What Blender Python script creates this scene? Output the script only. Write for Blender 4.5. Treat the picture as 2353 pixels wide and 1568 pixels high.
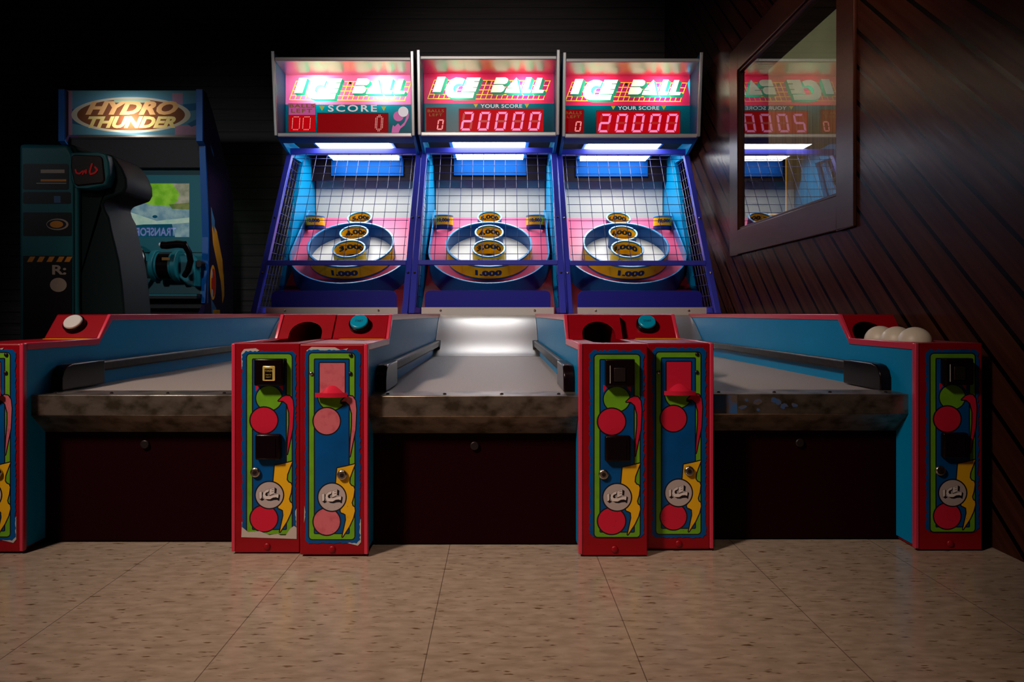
import bpy, math, random
from mathutils import Vector, Matrix, geometry
PI = math.pi
E = 0.557            # eye height above the floor
F = 1660.0           # focal length in pixels (2353 wide frame)
for o in list(bpy.data.objects): bpy.data.objects.remove(o)
SC = bpy.context.scene
C = SC.collection
# ------------------------------------------------------------------ camera, world, lights, exposure
cam_d = bpy.data.cameras.new('camera'); cam = bpy.data.objects.new('camera', cam_d); C.objects.link(cam)
cam.location = (0, 0, E); cam.rotation_euler = (PI/2, 0, 0)
cam_d.sensor_fit = 'HORIZONTAL'; cam_d.sensor_width = 36; cam_d.lens = F*36/2353
cam_d.shift_x = (1176.5-1147)/2353; cam_d.shift_y = -64/2353
cam_d.clip_start = 0.02; cam_d.clip_end = 60
SC.camera = cam
SC.view_settings.view_transform = 'Standard'; SC.view_settings.look = 'None'
SC.view_settings.gamma = 1; SC.view_settings.use_curve_mapping = False
SC.view_settings.exposure = 0.0
SC.cycles.use_denoising = True
SC.cycles.max_bounces = 8; SC.cycles.transparent_max_bounces = 24
SC.cycles.caustics_reflective = False; SC.cycles.caustics_refractive = False
SC.cycles.sample_clamp_indirect = 6
W = bpy.data.worlds.new('world'); SC.world = W; W.use_nodes = True
W.node_tree.nodes['Background'].inputs[0].default_value = (0.05, 0.03, 0.028, 1)
W.node_tree.nodes['Background'].inputs[1].default_value = 0.02

def lamp(name, kind, loc, power, color, size=0.1, size_y=None, target=None, spread=None, spot=None):
    d = bpy.data.lights.new(name, kind); d.energy = power; d.color = color
    if kind == 'AREA':
        d.size = size
        if size_y: d.shape = 'RECTANGLE'; d.size_y = size_y
        if spread: d.spread = spread
    elif kind == 'SPOT':
        d.shadow_soft_size = size; d.spot_size = spot; d.spot_blend = 1.0
    else: d.shadow_soft_size = size
    o = bpy.data.objects.new(name, d); C.objects.link(o); o.location = loc
    if target is not None:
        o.rotation_euler = (Vector(target)-Vector(loc)).to_track_quat('-Z', 'Y').to_euler()
    return o
# the room's dim ceiling lamps, plus unseen fill spots added for cabinet and heads
lamp('ceiling_lamp', 'SPOT', (-1.9, -0.1, 2.7), 390, (1.0, 0.82, 0.70), 0.22, target=(-0.38, 1.95, 0.62), spot=math.radians(50))
lamp('wall_lamp', 'SPOT', (-0.2, 0.2, 2.8), 150, (1.0, 0.58, 0.38), 0.15, target=(1.15, 2.2, 1.78), spot=math.radians(28))
lamp('floor_lamp_glow', 'SPOT', (0.0, 0.1, 2.8), 105, (1.0, 0.74, 0.58), 0.2, target=(0.0, 0.80, 0), spot=math.radians(46))
lamp('cabinet_fill', 'SPOT', (-1.2, 2.2, 2.88), 95, (0.85, 0.95, 1.0), 0.1, target=(-2.1, 4.25, 0.95), spot=math.radians(34))  # added spot, brightens the racing cabinet's dashboard
lamp('corner_fill', 'SPOT', (-3.0, -1.6, 2.35), 110, (0.85, 0.95, 1.0), 0.2, target=(-2.15, 4.2, 1.0), spot=math.radians(26))  # added fill for the left cabinet, no source seen
lamp('front_row_fill', 'SPOT', (-0.5, -0.9, 2.85), 210, (1.0, 0.93, 0.90), 0.12, target=(0.0, 3.9, 1.55), spot=math.radians(36))  # added spot, brightens the head trims and cage posts

# ------------------------------------------------------------------ helpers
def tag(o, label=None, cat=None, group=None, kind=None):
    if label: o['label'] = label
    if cat: o['category'] = cat
    if group: o['group'] = group
    if kind: o['kind'] = kind
    return o
def empty(name, loc, label, cat, group=None, rz=0):
    o = bpy.data.objects.new(name, None); C.objects.link(o); o.location = loc; o.rotation_euler = (0, 0, rz)
    o.empty_display_size = 0.05
    return tag(o, label, cat, group)

class MB:
    def __init__(s): s.v = []; s.f = []; s.m = []
    def add(s, vs, fs, mi=0):
        b = len(s.v); s.v += [tuple(p) for p in vs]
        for f in fs: s.f.append(tuple(i+b for i in f)); s.m.append(mi)
        return s
    def box(s, x0, x1, y0, y1, z0, z1, mi=0):
        vs = [(x, y, z) for x in (x0, x1) for y in (y0, y1) for z in (z0, z1)]
        return s.add(vs, [(0,1,3,2),(4,6,7,5),(0,4,5,1),(2,3,7,6),(0,2,6,4),(1,5,7,3)], mi)
    def prism(s, poly, fn0, fn1, mi=0, cap=True):
        n = len(poly)
        vs = [fn0(*p) for p in poly]+[fn1(*p) for p in poly]
        fs = [(i, (i+1) % n, n+(i+1) % n, n+i) for i in range(n)]
        if cap:
            tri = geometry.tessellate_polygon([[Vector((p[0], p[1], 0)) for p in poly]])
            for t in tri:
                fs.append(tuple(t)); fs.append(tuple(n+i for i in reversed(t)))
        return s.add(vs, fs, mi)
    def px(s, poly, x0, x1, mi=0):       # (y,z) profile, extruded along x
        return s.prism(poly, lambda a, b: (x0, a, b), lambda a, b: (x1, a, b), mi)
    def py(s, poly, y0, y1, mi=0):       # (x,z) outline, extruded along y
        return s.prism(poly, lambda a, b: (a, y0, b), lambda a, b: (a, y1, b), mi)
    def pz(s, poly, z0, z1, mi=0):
        return s.prism(poly, lambda a, b: (a, b, z0), lambda a, b: (a, b, z1), mi)
    def tube(s, p0, p1, r, n=8, mi=0, r1=None, cap=True):
        p0 = Vector(p0); p1 = Vector(p1); d = (p1-p0).normalized()
        a = d.orthogonal().normalized(); b = d.cross(a); r1 = r if r1 is None else r1
        vs = []
        for (p, rr) in ((p0, r), (p1, r1)):
            for i in range(n):
                t = 2*PI*i/n; vs.append(p+a*rr*math.cos(t)+b*rr*math.sin(t))
        fs = [(i, (i+1) % n, n+(i+1) % n, n+i) for i in range(n)]
        if cap: fs += [tuple(reversed(range(n))), tuple(range(n, 2*n))]
        return s.add(vs, fs, mi)
    def path(s, pts, r, n=8, mi=0, closed=False):
        P = [Vector(p) for p in pts]; k = len(P); vs = []
        prev = None
        for i, p in enumerate(P):
            if closed: d = P[(i+1) % k]-P[i-1]
            else: d = P[min(i+1, k-1)]-P[max(i-1, 0)]
            d.normalize()
            a = prev-d*prev.dot(d) if prev is not None else d.orthogonal()
            a.normalize(); prev = a; b = d.cross(a)
            for j in range(n):
                t = 2*PI*j/n; vs.append(p+a*r*math.cos(t)+b*r*math.sin(t))
        fs = []
        for i in range(k if closed else k-1):
            for j in range(n):
                q = (i+1) % k
                fs.append((i*n+j, i*n+(j+1) % n, q*n+(j+1) % n, q*n+j))
        if not closed: fs += [tuple(reversed(range(n))), tuple(range((k-1)*n, k*n))]
        return s.add(vs, fs, mi)
    def lathe(s, prof, fn, n=40, mi=0, closed=True, a0=0, a1=2*PI):
        full = abs(a1-a0-2*PI) < 1e-6; m = n if full else n+1; k = len(prof); vs = []
        for i in range(m):
            t = a0+(a1-a0)*i/n
            for (r, h) in prof: vs.append(fn(r*math.cos(t), r*math.sin(t), h))
        fs = []
        for i in range(n):
            q = (i+1) % m
            for j in range(k if closed else k-1):
                jj = (j+1) % k; fs.append((i*k+j, q*k+j, q*k+jj, i*k+jj))
        return s.add(vs, fs, mi)
    def sphere(s, c, r, n=24, mi=0, sx=1, sy=1, sz=1):
        vs = []; fs = []; m = n//2
        for i in range(m+1):
            a = PI*i/m
            for j in range(n):
                b = 2*PI*j/n; vs.append((c[0]+sx*r*math.sin(a)*math.cos(b), c[1]+sy*r*math.sin(a)*math.sin(b), c[2]+sz*r*math.cos(a)))
        for i in range(m):
            for j in range(n): fs.append((i*n+j, (i+1)*n+j, (i+1)*n+(j+1) % n, i*n+(j+1) % n))
        return s.add(vs, fs, mi)
    def build(s, name, mats, parent=None, bevel=0, smooth=False, seg=2, label=None, fix=True):
        me = bpy.data.meshes.new(name); me.from_pydata(s.v, [], s.f)
        if not isinstance(mats, (list, tuple)): mats = [mats]
        for m in mats: me.materials.append(m)
        for p, mi in zip(me.polygons, s.m): p.material_index = mi
        me.update()
        if fix:
            import bmesh
            bm = bmesh.new(); bm.from_mesh(me)
            bmesh.ops.remove_doubles(bm, verts=bm.verts, dist=1e-6)
            bmesh.ops.recalc_face_normals(bm, faces=bm.faces); bm.to_mesh(me); bm.free()
        o = bpy.data.objects.new(name, me); C.objects.link(o)
        if parent: o.parent = parent
        if bevel:
            b = o.modifiers.new('bevel', 'BEVEL'); b.width = bevel; b.segments = seg; b.limit_method = 'ANGLE'; b.angle_limit = math.radians(35)
        if smooth or bevel:
            for p in me.polygons: p.use_smooth = True
            try: me.set_sharp_from_angle(angle=math.radians(38))
            except Exception: pass
        if label: o['label'] = label
        return o
def cut(o, mb):
    c = mb.build('cutter', [], o.parent)
    c.data.materials.clear()
    m = o.modifiers.new('cut', 'BOOLEAN'); m.object = c; m.operation = 'DIFFERENCE'; m.solver = 'EXACT'
    bpy.context.view_layer.update()
    dg = bpy.context.evaluated_depsgraph_get()
    me = bpy.data.meshes.new_from_object(o.evaluated_get(dg))
    o.modifiers.remove(m); o.data = me
    bpy.data.objects.remove(c)

# --- flat artwork: polygons in layers, resolved to one flat mesh (topmost layer wins)
def circle(cx, cy, r, n=40, ry=None):
    ry = ry or r
    return [(cx+r*math.cos(2*PI*i/n), cy+ry*math.sin(2*PI*i/n)) for i in range(n)]
def rect(x0, y0, x1, y1): return [(x0, y0), (x1, y0), (x1, y1), (x0, y1)]
def rrect(x0, y0, x1, y1, r, n=5):
    out = []
    for (cx, cy, a) in ((x1-r, y1-r, 0), (x0+r, y1-r, 90), (x0+r, y0+r, 180), (x1-r, y0+r, 270)):
        for i in range(n+1):
            t = math.radians(a+90*i/n); out.append((cx+r*math.cos(t), cy+r*math.sin(t)))
    return out
def stroke(pts, w, closed=True):
    out = []; n = len(pts)
    for i in range(n if closed else n-1):
        a = Vector(pts[i]); b = Vector(pts[(i+1) % n]); d = b-a
        if d.length < 1e-9: continue
        d.normalize(); q = Vector((-d.y, d.x))*w/2
        out.append([tuple(a+q), tuple(b+q), tuple(b-q), tuple(a-q)])
    for p in pts: out.append(circle(p[0], p[1], w/2, 6))
    return out
def sweep(poly, dx, dy):
    out = [[(x+dx, y+dy) for x, y in poly]]; n = len(poly)
    for i in range(n):
        a = poly[i]; b = poly[(i+1) % n]
        out.append([a, b, (b[0]+dx, b[1]+dy), (a[0]+dx, a[1]+dy)])
    return out
def text(s, cx, cy, width, height, flip=1, bold=0.0, shear=0.0, spacing=1.0, extra=0):
    """triangles of the word fitted in a width x height box centred on cx, cy; flip -1 for y-down art"""
    cu = bpy.data.curves.new('t', 'FONT'); cu.body = s; cu.size = 1; cu.offset = bold; cu.shear = shear; cu.space_character = spacing
    cu.resolution_u = 3
    o = bpy.data.objects.new('t', cu); C.objects.link(o)
    bpy.context.view_layer.update()
    dg = bpy.context.evaluated_depsgraph_get(); me = o.evaluated_get(dg).to_mesh()
    me.calc_loop_triangles()
    vs = [v.co for v in me.vertices]
    x0 = min(v.x for v in vs); x1 = max(v.x for v in vs); y0 = min(v.y for v in vs); y1 = max(v.y for v in vs)
    tr = []
    for t in me.loop_triangles:
        tr.append([(cx+((vs[i].x-x0)/(x1-x0)-.5)*width, cy+flip*((vs[i].y-y0)/(y1-y0)-.5)*height) for i in t.vertices])
    o.evaluated_get(dg).to_mesh_clear()
    bpy.data.objects.remove(o); bpy.data.curves.remove(cu)
    return tr
def area(p): return sum(p[i][0]*p[(i+1) % len(p)][1]-p[(i+1) % len(p)][0]*p[i][1] for i in range(len(p)))/2
def mosaic(name, layers, fn, parent=None, thick=None, clip=None, label=None, fn_back=None):
    """layers: [(list of polygons, material)], bottom first; fn maps (u, v) to 3-D; thick: offset vector gives the sheet a body"""
    verts = []; faces = []; lay = []
    for li, (polys, m) in enumerate(layers):
        for p in polys:
            q = [tuple(round(c, 3) for c in a[:2]) for a in p]
            r = [a for i, a in enumerate(q) if a != q[i-1]]
            if len(r) < 3: continue
            A = area(r)
            if abs(A) < 1e-3: continue
            if A < 0: r.reverse()
            if len(r) > 4:
                for t in geometry.tessellate_polygon([[Vector((a[0], a[1], 0)) for a in r]]):
                    tt = [r[i] for i in t]; B = area(tt)
                    if abs(B) < 1e-3: continue
                    if B < 0: tt.reverse()
                    faces.append(list(range(len(verts), len(verts)+3))); verts += [Vector(a) for a in tt]; lay.append(li)
            else:
                faces.append(list(range(len(verts), len(verts)+len(r)))); verts += [Vector(a) for a in r]; lay.append(li)
    ov, oe, of, _, _, orig = geometry.delaunay_2d_cdt(verts, [], faces, 0, 1e-4)
    mats = []; mi = []; ff = []
    import numpy as np
    V = np.array([(v.x, v.y) for v in ov]); T = np.array([f[:3] for f in of]); CC = V[T].mean(axis=1)
    top_of = np.full(len(T), -1)
    for f, l in zip(faces, lay):          # every input face is convex
        P = np.array([(verts[i].x, verts[i].y) for i in f]); lo, hi = P.min(0), P.max(0)
        idx = np.nonzero((CC[:, 0] >= lo[0]) & (CC[:, 0] <= hi[0]) & (CC[:, 1] >= lo[1]) & (CC[:, 1] <= hi[1]) & (top_of < l))[0]
        if not len(idx): continue
        ok = np.ones(len(idx), bool); q = CC[idx]
        for k in range(len(P)):
            a = P[k]; b = P[(k+1) % len(P)]
            ok &= (b[0]-a[0])*(q[:, 1]-a[1])-(b[1]-a[1])*(q[:, 0]-a[0]) >= -1e-9
        top_of[idx[ok]] = l
    for f, top in zip(of, top_of):
        if top < 0: continue
        top = int(top)
        if clip:
            c = sum((ov[i] for i in f), Vector((0, 0)))/len(f)
            if not (clip[0] <= c.x <= clip[2] and clip[1] <= c.y <= clip[3]): continue
        m = layers[top][1]
        if m is None: continue
        if m not in mats: mats.append(m)
        ff.append(tuple(f)); mi.append(mats.index(m))
    used = sorted({i for f in ff for i in f}); ix = {j: k for k, j in enumerate(used)}
    me = bpy.data.meshes.new(name)
    me.from_pydata([fn(ov[i].x, ov[i].y) for i in used], [], [tuple(ix[i] for i in f) for f in ff])
    for m in mats: me.materials.append(m)
    for p, k in zip(me.polygons, mi): p.material_index = k
    me.update()
    o = bpy.data.objects.new(name, me); C.objects.link(o)
    if parent: o.parent = parent
    if thick:
        s = o.modifiers.new('body', 'SOLIDIFY'); s.thickness = thick; s.offset = 0
    if label: o['label'] = label
    return o

# ------------------------------------------------------------------ materials
def mat(name, col, rough=0.5, metal=0.0, emit=None, es=0.0, coat=0.0, spec=0.5, noise=None, bump=None):
    m = bpy.data.materials.new(name); m.use_nodes = True
    nt = m.node_tree; b = nt.nodes['Principled BSDF']
    b.inputs['Base Color'].default_value = (*col, 1); b.inputs['Roughness'].default_value = rough
    b.inputs['Metallic'].default_value = metal; b.inputs['Specular IOR Level'].default_value = spec
    b.inputs['Coat Weight'].default_value = coat; b.inputs['Coat Roughness'].default_value = 0.15
    if emit: b.inputs['Emission Color'].default_value = (*emit, 1); b.inputs['Emission Strength'].default_value = es
    if noise:      # (scale vector, other colour, lo, hi)
        sc, c2, lo, hi = noise
        tc = nt.nodes.new('ShaderNodeTexCoord'); mp = nt.nodes.new('ShaderNodeMapping'); mp.inputs['Scale'].default_value = sc
        nz = nt.nodes.new('ShaderNodeTexNoise'); nz.inputs['Scale'].default_value = 1; nz.inputs['Detail'].default_value = 4
        rp = nt.nodes.new('ShaderNodeValToRGB'); rp.color_ramp.elements[0].position = lo; rp.color_ramp.elements[1].position = hi
        rp.color_ramp.elements[0].color = (*col, 1); rp.color_ramp.elements[1].color = (*c2, 1)
        L = nt.links.new
        L(tc.outputs['Object'], mp.inputs[0]); L(mp.outputs[0], nz.inputs['Vector']); L(nz.outputs['Fac'], rp.inputs[0]); L(rp.outputs[0], b.inputs['Base Color'])
        if bump:
            bp = nt.nodes.new('ShaderNodeBump'); bp.inputs['Strength'].default_value = bump; bp.inputs['Distance'].default_value = 0.002
            L(nz.outputs['Fac'], bp.inputs['Height']); L(bp.outputs[0], b.inputs['Normal'])
    return m
def trans(name, col, gain=1.0, rough=0.25):      # backlit translucent acrylic
    m = bpy.data.materials.new(name); m.use_nodes = True; nt = m.node_tree
    b = nt.nodes['Principled BSDF']; b.inputs['Base Color'].default_value = (*[c*.6 for c in col], 1); b.inputs['Roughness'].default_value = rough
    t = nt.nodes.new('ShaderNodeBsdfTranslucent'); t.inputs[0].default_value = (*col, 1)
    mx = nt.nodes.new('ShaderNodeMixShader'); mx.inputs[0].default_value = 0.75
    out = nt.nodes['Material Output']
    nt.links.new(b.outputs[0], mx.inputs[1]); nt.links.new(t.outputs[0], mx.inputs[2]); nt.links.new(mx.outputs[0], out.inputs[0])
    return m
def glow(name, col, s, rough=0.3):
    return mat(name, tuple(c*.3 for c in col), rough, emit=col, es=s)
M = {}
M['red'] = mat('red_laminate', (0.31, 0.001, 0.008), 0.36, spec=.3, noise=((9, 9, 14), (0.24, 0.001, 0.006), .35, .75))
M['trim'] = mat('red_edge_trim', (0.62, 0.03, 0.07), 0.28)
M['blue'] = mat('cyan_blue_laminate', (0.0, 0.25, 0.52), 0.42, spec=.15, noise=((3, 3, 3), (0.0, 0.22, 0.46), .3, .8))
M['headblue'] = mat('deep_blue_laminate', (0.0, 0.10, 0.36), 0.35)
M['baffle'] = mat('baffle_blue', (0.0, 0.045, 0.20), 0.5, spec=.05)
M['maroon'] = mat('shaded_maroon_board', (0.22, 0.006, 0.015), 0.5, spec=.2)  # darker red, shade outside the U wall put into the colour
M['cage'] = mat('cobalt_blue_paint', (0.05, 0.06, 0.55), 0.35)
M['plate'] = mat('navy_plate', (0.02, 0.02, 0.34), 0.5, spec=.2)
M['wire'] = mat('blue_painted_wire', (0.015, 0.022, 0.17), 0.35)
M['board'] = mat('pink_red_board', (0.62, 0.07, 0.17), 0.40)
M['white'] = mat('white_board', (0.80, 0.76, 0.68), 0.45)
M['backw'] = mat('pale_backboard', (0.50, 0.49, 0.45), 0.45)
M['boxin'] = mat('sign_box_inside', (0.12, 0.11, 0.10), 0.8)
M['ring'] = mat('blue_ring_plastic', (0.01, 0.10, 0.30), 0.35)
M['rim'] = mat('light_blue_rim', (0.05, 0.30, 0.60), 0.35)
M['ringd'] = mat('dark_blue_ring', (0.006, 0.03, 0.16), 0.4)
M['yel'] = mat('yellow_label', (0.95, 0.55, 0.01), 0.4, spec=.3)
M['num'] = mat('navy_numerals', (0.005, 0.03, 0.12), 0.5)
M['dark'] = mat('black_interior', (0.006, 0.003, 0.006), 0.6, spec=.1)
M['base'] = mat('black_base_board', (0.012, 0.0006, 0.0016), 0.7, spec=.03)
M['steel'] = mat('worn_steel', (0.34, 0.27, 0.22), 0.36, metal=0.85, noise=((22, 22, 34), (0.12, 0.09, 0.06), .42, .66), bump=.15)
M['steelhl'] = mat('bright_steel', (0.85, 0.80, 0.74), 0.35, metal=0.3)
M['chrome'] = mat('chrome_trim', (0.9, 0.86, 0.82), 0.3, metal=0.6)
M['hood'] = mat('brushed_hood_metal', (0.80, 0.74, 0.66), 0.30, metal=1.0)
M['lane'] = mat('grey_lane_mat', (0.30, 0.25, 0.225), 0.55, noise=((320, 320, 320), (0.42, 0.36, 0.33), .3, .7), bump=.1)
M['ramp'] = mat('grey_ramp_plastic', (0.37, 0.34, 0.31), 0.34, metal=0.85)
M['rail'] = mat('black_rubber_rail', (0.012, 0.008, 0.008), 0.42, spec=.15, noise=((60, 60, 60), (0.03, 0.02, 0.018), .4, .7))
M['black'] = mat('glossy_black_plastic', (0.006, 0.002, 0.003), 0.2, spec=.15)
M['bolt'] = mat('steel_bolt', (0.5, 0.45, 0.4), 0.25, metal=1)
M['dbolt'] = mat('dark_screw', (0.03, 0.02, 0.02), 0.4, metal=.6)
M['gold'] = mat('brass_token_plate', (0.95, 0.66, 0.22), 0.2, metal=0.9, emit=(0.9, 0.55, 0.12), es=0.25)
M['ball'] = mat('cream_ball', (0.74, 0.64, 0.50), 0.42)
M['d_blue'] = mat('decal_blue', (0.0, 0.085, 0.30), 0.36, spec=.25, noise=((12, 12, 12), (0.0, 0.055, 0.19), .3, .8))
M['d_green'] = mat('decal_green', (0.16, 0.40, 0.015), 0.4, spec=.25, noise=((30, 30, 30), (0.12, 0.31, 0.012), .35, .8))
M['d_red'] = mat('decal_red', (0.60, 0.012, 0.04), 0.38, spec=.25)
M['d_pink'] = mat('decal_pink_sheen', (0.62, 0.13, 0.16), 0.38, noise=((60, 60, 60), (0.48, 0.07, 0.10), .5, .8))  # red print lightened to pink, glossy sheen painted into the colour
M['d_line'] = mat('decal_black', (0.006, 0.004, 0.008), 0.4)
M['d_yel'] = mat('decal_yellow', (0.80, 0.42, 0.01), 0.4, spec=.25, noise=((30, 30, 30), (0.55, 0.27, 0.01), .62, .9))
M['d_grey'] = mat('decal_grey', (0.46, 0.37, 0.35), 0.4)
M['d_letter'] = mat('decal_letter_grey', (0.72, 0.63, 0.60), 0.4)
M['d_torn'] = mat('torn_paper', (0.50, 0.42, 0.36), 0.7)
M['t_pink'] = trans('lit_pink', (0.58, 0.02, 0.075)); M['t_mpink'] = trans('lit_pale_pink', (0.58, 0.09, 0.21)); M['t_white'] = trans('lit_cream', (0.95, 0.9, 0.72))
M['t_teal'] = trans('lit_green_shadow', (0.012, 0.15, 0.09)); M['t_grid'] = trans('lit_yellow', (0.95, 0.5, 0.03))
M['t_mauve'] = trans('lit_mauve', (0.36, 0.012, 0.10)); M['t_band'] = trans('lit_teal_band', (0.0, 0.075, 0.10))
M['t_line'] = trans('lit_dark_outline', (0.01, 0.05, 0.05))
M['s_white'] = mat('print_white', (0.55, 0.5, 0.52), 0.4, emit=(0.7, 0.6, 0.62), es=.7)
M['s_yel'] = mat('print_yellow', (0.8, 0.6, 0.02), 0.4, emit=(0.9, 0.65, 0.02), es=.35)
M['s_pinkp'] = mat('print_pink', (0.6, 0.1, 0.3), 0.4, emit=(0.75, 0.12, 0.42), es=.45)
M['s_olive'] = mat('print_olive', (0.25, 0.13, 0.01), 0.5, emit=(0.25, 0.10, 0.01), es=.5)
M['disp'] = mat('red_display_window', (0.25, 0.0, 0.002), 0.45, spec=.1, emit=(0.85, 0.0, 0.006), es=.48)
M['dispd'] = mat('dark_red_display_window', (0.2, 0.0, 0.002), 0.45, spec=.1, emit=(0.6, 0.0, 0.004), es=.28)
M['seg'] = mat('lit_segment', (0.5, 0.2, 0.3), 0.4, emit=(1.0, 0.26, 0.55), es=.85)
M['segoff'] = mat('unlit_segment', (0.3, 0.02, 0.02), 0.4, emit=(0.75, 0.02, 0.01), es=.5)
M['segsm'] = mat('lit_small_segment', (0.5, 0.2, 0.2), 0.4, emit=(1.0, 0.25, 0.25), es=.85)
M['dot'] = mat('lit_dot', (0.5, 0.2, 0.2), 0.4, emit=(1.0, 0.5, 0.42), es=1.0)
M['lens'] = glow('cage_light_lens', (0.95, 0.97, 0.97), 15.0)
M['btn_t'] = mat('turquoise_button', (0.0, 0.26, 0.42), 0.25)
M['btn_w'] = mat('white_button', (0.62, 0.60, 0.58), 0.35)
M['btn_txt'] = mat('button_print', (0.0, 0.05, 0.12), 0.4)
M['teal'] = mat('teal_moulded_plastic', (0.005, 0.15, 0.185), 0.45)
M['teald'] = mat('dark_teal_plastic', (0.003, 0.016, 0.018), 0.65, spec=.2)

def structure(o): o['kind'] = 'structure'; return o

# ------------------------------------------------------------------ room
def nodes_mat(name):
    m = bpy.data.materials.new(name); m.use_nodes = True; nt = m.node_tree
    return m, nt, nt.nodes['Principled BSDF'], nt.nodes.new, nt.links.new
def mth(nt, op, a, b=None, c=None):
    n = nt.nodes.new('ShaderNodeMath'); n.operation = op
    for i, x in enumerate((a, b, c)):
        if x is None: continue
        if isinstance(x, (int, float)): n.inputs[i].default_value = x
        else: nt.links.new(x, n.inputs[i])
    return n.outputs[0]
def floor_material():
    m, nt, b, N, L = nodes_mat('speckled_vinyl_tile')
    tc = N('ShaderNodeTexCoord'); sp = N('ShaderNodeSeparateXYZ'); L(tc.outputs['Object'], sp.inputs[0])
    def noise(scale, det, vec=(1, 1, 1)):
        mp = N('ShaderNodeMapping'); mp.inputs['Scale'].default_value = vec; L(tc.outputs['Object'], mp.inputs[0])
        n = N('ShaderNodeTexNoise'); n.inputs['Scale'].default_value = scale; n.inputs['Detail'].default_value = det; L(mp.outputs[0], n.inputs['Vector']); return n.outputs['Fac']
    r = N('ShaderNodeValToRGB'); L(noise(1, 3, (24, 60, 1)), r.inputs[0])
    e = r.color_ramp.elements; e[0].position = .32; e[0].color = (0.33, 0.245, 0.175, 1); e[1].position = .68; e[1].color = (0.46, 0.35, 0.265, 1)
    s = N('ShaderNodeValToRGB'); L(noise(1, 2, (32, 125, 1)), s.inputs[0])
    e = s.color_ramp.elements; e[0].position = .62; e[0].color = (1, 1, 1, 1); e[1].position = .71; e[1].color = (0.34, 0.23, 0.13, 1)
    mx = N('ShaderNodeMix'); mx.data_type = 'RGBA'; mx.blend_type = 'MULTIPLY'; mx.inputs[0].default_value = 1
    L(r.outputs[0], mx.inputs[6]); L(s.outputs[0], mx.inputs[7])
    def seam(out, off, w):
        f = mth(nt, 'FRACT', mth(nt, 'DIVIDE', mth(nt, 'ADD', out, off), 0.342))
        return mth(nt, 'LESS_THAN', f, w/0.342)
    sx = seam(sp.outputs[0], 0.119+3.42, 0.0016); sy = mth(nt, 'MULTIPLY', seam(sp.outputs[1], 0.39, 0.0012), .25)
    mm = mth(nt, 'MAXIMUM', sx, sy)
    m2 = N('ShaderNodeMix'); m2.data_type = 'RGBA'; L(mth(nt, 'MULTIPLY', mm, .75), m2.inputs[0]); L(mx.outputs[2], m2.inputs[6]); m2.inputs[7].default_value = (0.05, 0.03, 0.02, 1)
    L(m2.outputs[2], b.inputs['Base Color'])
    rr = N('ShaderNodeMapRange'); L(noise(9, 4), rr.inputs[0]); rr.inputs[3].default_value = .13; rr.inputs[4].default_value = .27; L(rr.outputs[0], b.inputs['Roughness'])
    return m
def plank_material(name, c1, c2, groove, ang, spacing, axes, rough=0.35, gw=0.09, grain=(3, 60)):
    """boards running along a direction at ang in the plane of axes (a, b)"""
    m, nt, b, N, L = nodes_mat(name)
    tc = N('ShaderNodeTexCoord'); sp = N('ShaderNodeSeparateXYZ'); L(tc.outputs['Object'], sp.inputs[0])
    a, q = sp.outputs[axes[0]], sp.outputs[axes[1]]
    ca, sa = math.cos(ang), math.sin(ang)
    al = mth(nt, 'ADD', mth(nt, 'MULTIPLY', a, ca), mth(nt, 'MULTIPLY', q, sa))
    ac = mth(nt, 'ADD', mth(nt, 'MULTIPLY', a, -sa), mth(nt, 'MULTIPLY', q, ca))
    t = mth(nt, 'ADD', mth(nt, 'DIVIDE', ac, spacing), 40.0)
    f = mth(nt, 'FRACT', t); idx = mth(nt, 'FLOOR', t)
    g = mth(nt, 'LESS_THAN', f, gw)
    cb = N('ShaderNodeCombineXYZ'); L(mth(nt, 'MULTIPLY', al, grain[0]), cb.inputs[0]); L(mth(nt, 'MULTIPLY', ac, grain[1]), cb.inputs[1]); L(mth(nt, 'MULTIPLY', idx, 3.7), cb.inputs[2])
    nz = N('ShaderNodeTexNoise'); nz.inputs['Scale'].default_value = 1; nz.inputs['Detail'].default_value = 5; L(cb.outputs[0], nz.inputs['Vector'])
    r = N('ShaderNodeValToRGB'); L(nz.outputs['Fac'], r.inputs[0]); e = r.color_ramp.elements
    e[0].position = .3; e[0].color = (*c1, 1); e[1].position = .72; e[1].color = (*c2, 1)
    mx = N('ShaderNodeMix'); mx.data_type = 'RGBA'; L(g, mx.inputs[0]); L(r.outputs[0], mx.inputs[6]); mx.inputs[7].default_value = (*groove, 1)
    L(mx.outputs[2], b.inputs['Base Color']); b.inputs['Roughness'].default_value = rough
    bp = N('ShaderNodeBump'); bp.inputs['Strength'].default_value = .8; bp.inputs['Distance'].default_value = .006
    L(mth(nt, 'ADD', mth(nt, 'SUBTRACT', 1.0, g), mth(nt, 'MULTIPLY', nz.outputs['Fac'], .12)), bp.inputs['Height']); L(bp.outputs[0], b.inputs['Normal'])
    return m
M['floor'] = floor_material()
M['plank'] = plank_material('dark_stained_diagonal_boards', (0.034, 0.010, 0.006), (0.066, 0.021, 0.012), (0.002, 0.001, 0.001), math.radians(41), 0.088, (1, 2), rough=.24, gw=.15)
M['plank'].node_tree.nodes['Principled BSDF'].inputs['Specular IOR Level'].default_value = .05
M['siding'] = plank_material('dark_horizontal_siding', (0.05, 0.035, 0.033), (0.085, 0.062, 0.058), (0.008, 0.006, 0.006), 0.0, 0.080, (0, 2), rough=.5)
M['frame'] = mat('dark_brown_frame_wood', (0.060, 0.022, 0.014), 0.34, spec=.10, noise=((8, 8, 50), (0.05, 0.018, 0.012), .3, .7), bump=.1)
M['ceil'] = mat('dark_ceiling', (0.02, 0.014, 0.012), 0.8, noise=((4, 4, 4), (0.03, 0.02, 0.018), .4, .6))
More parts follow.
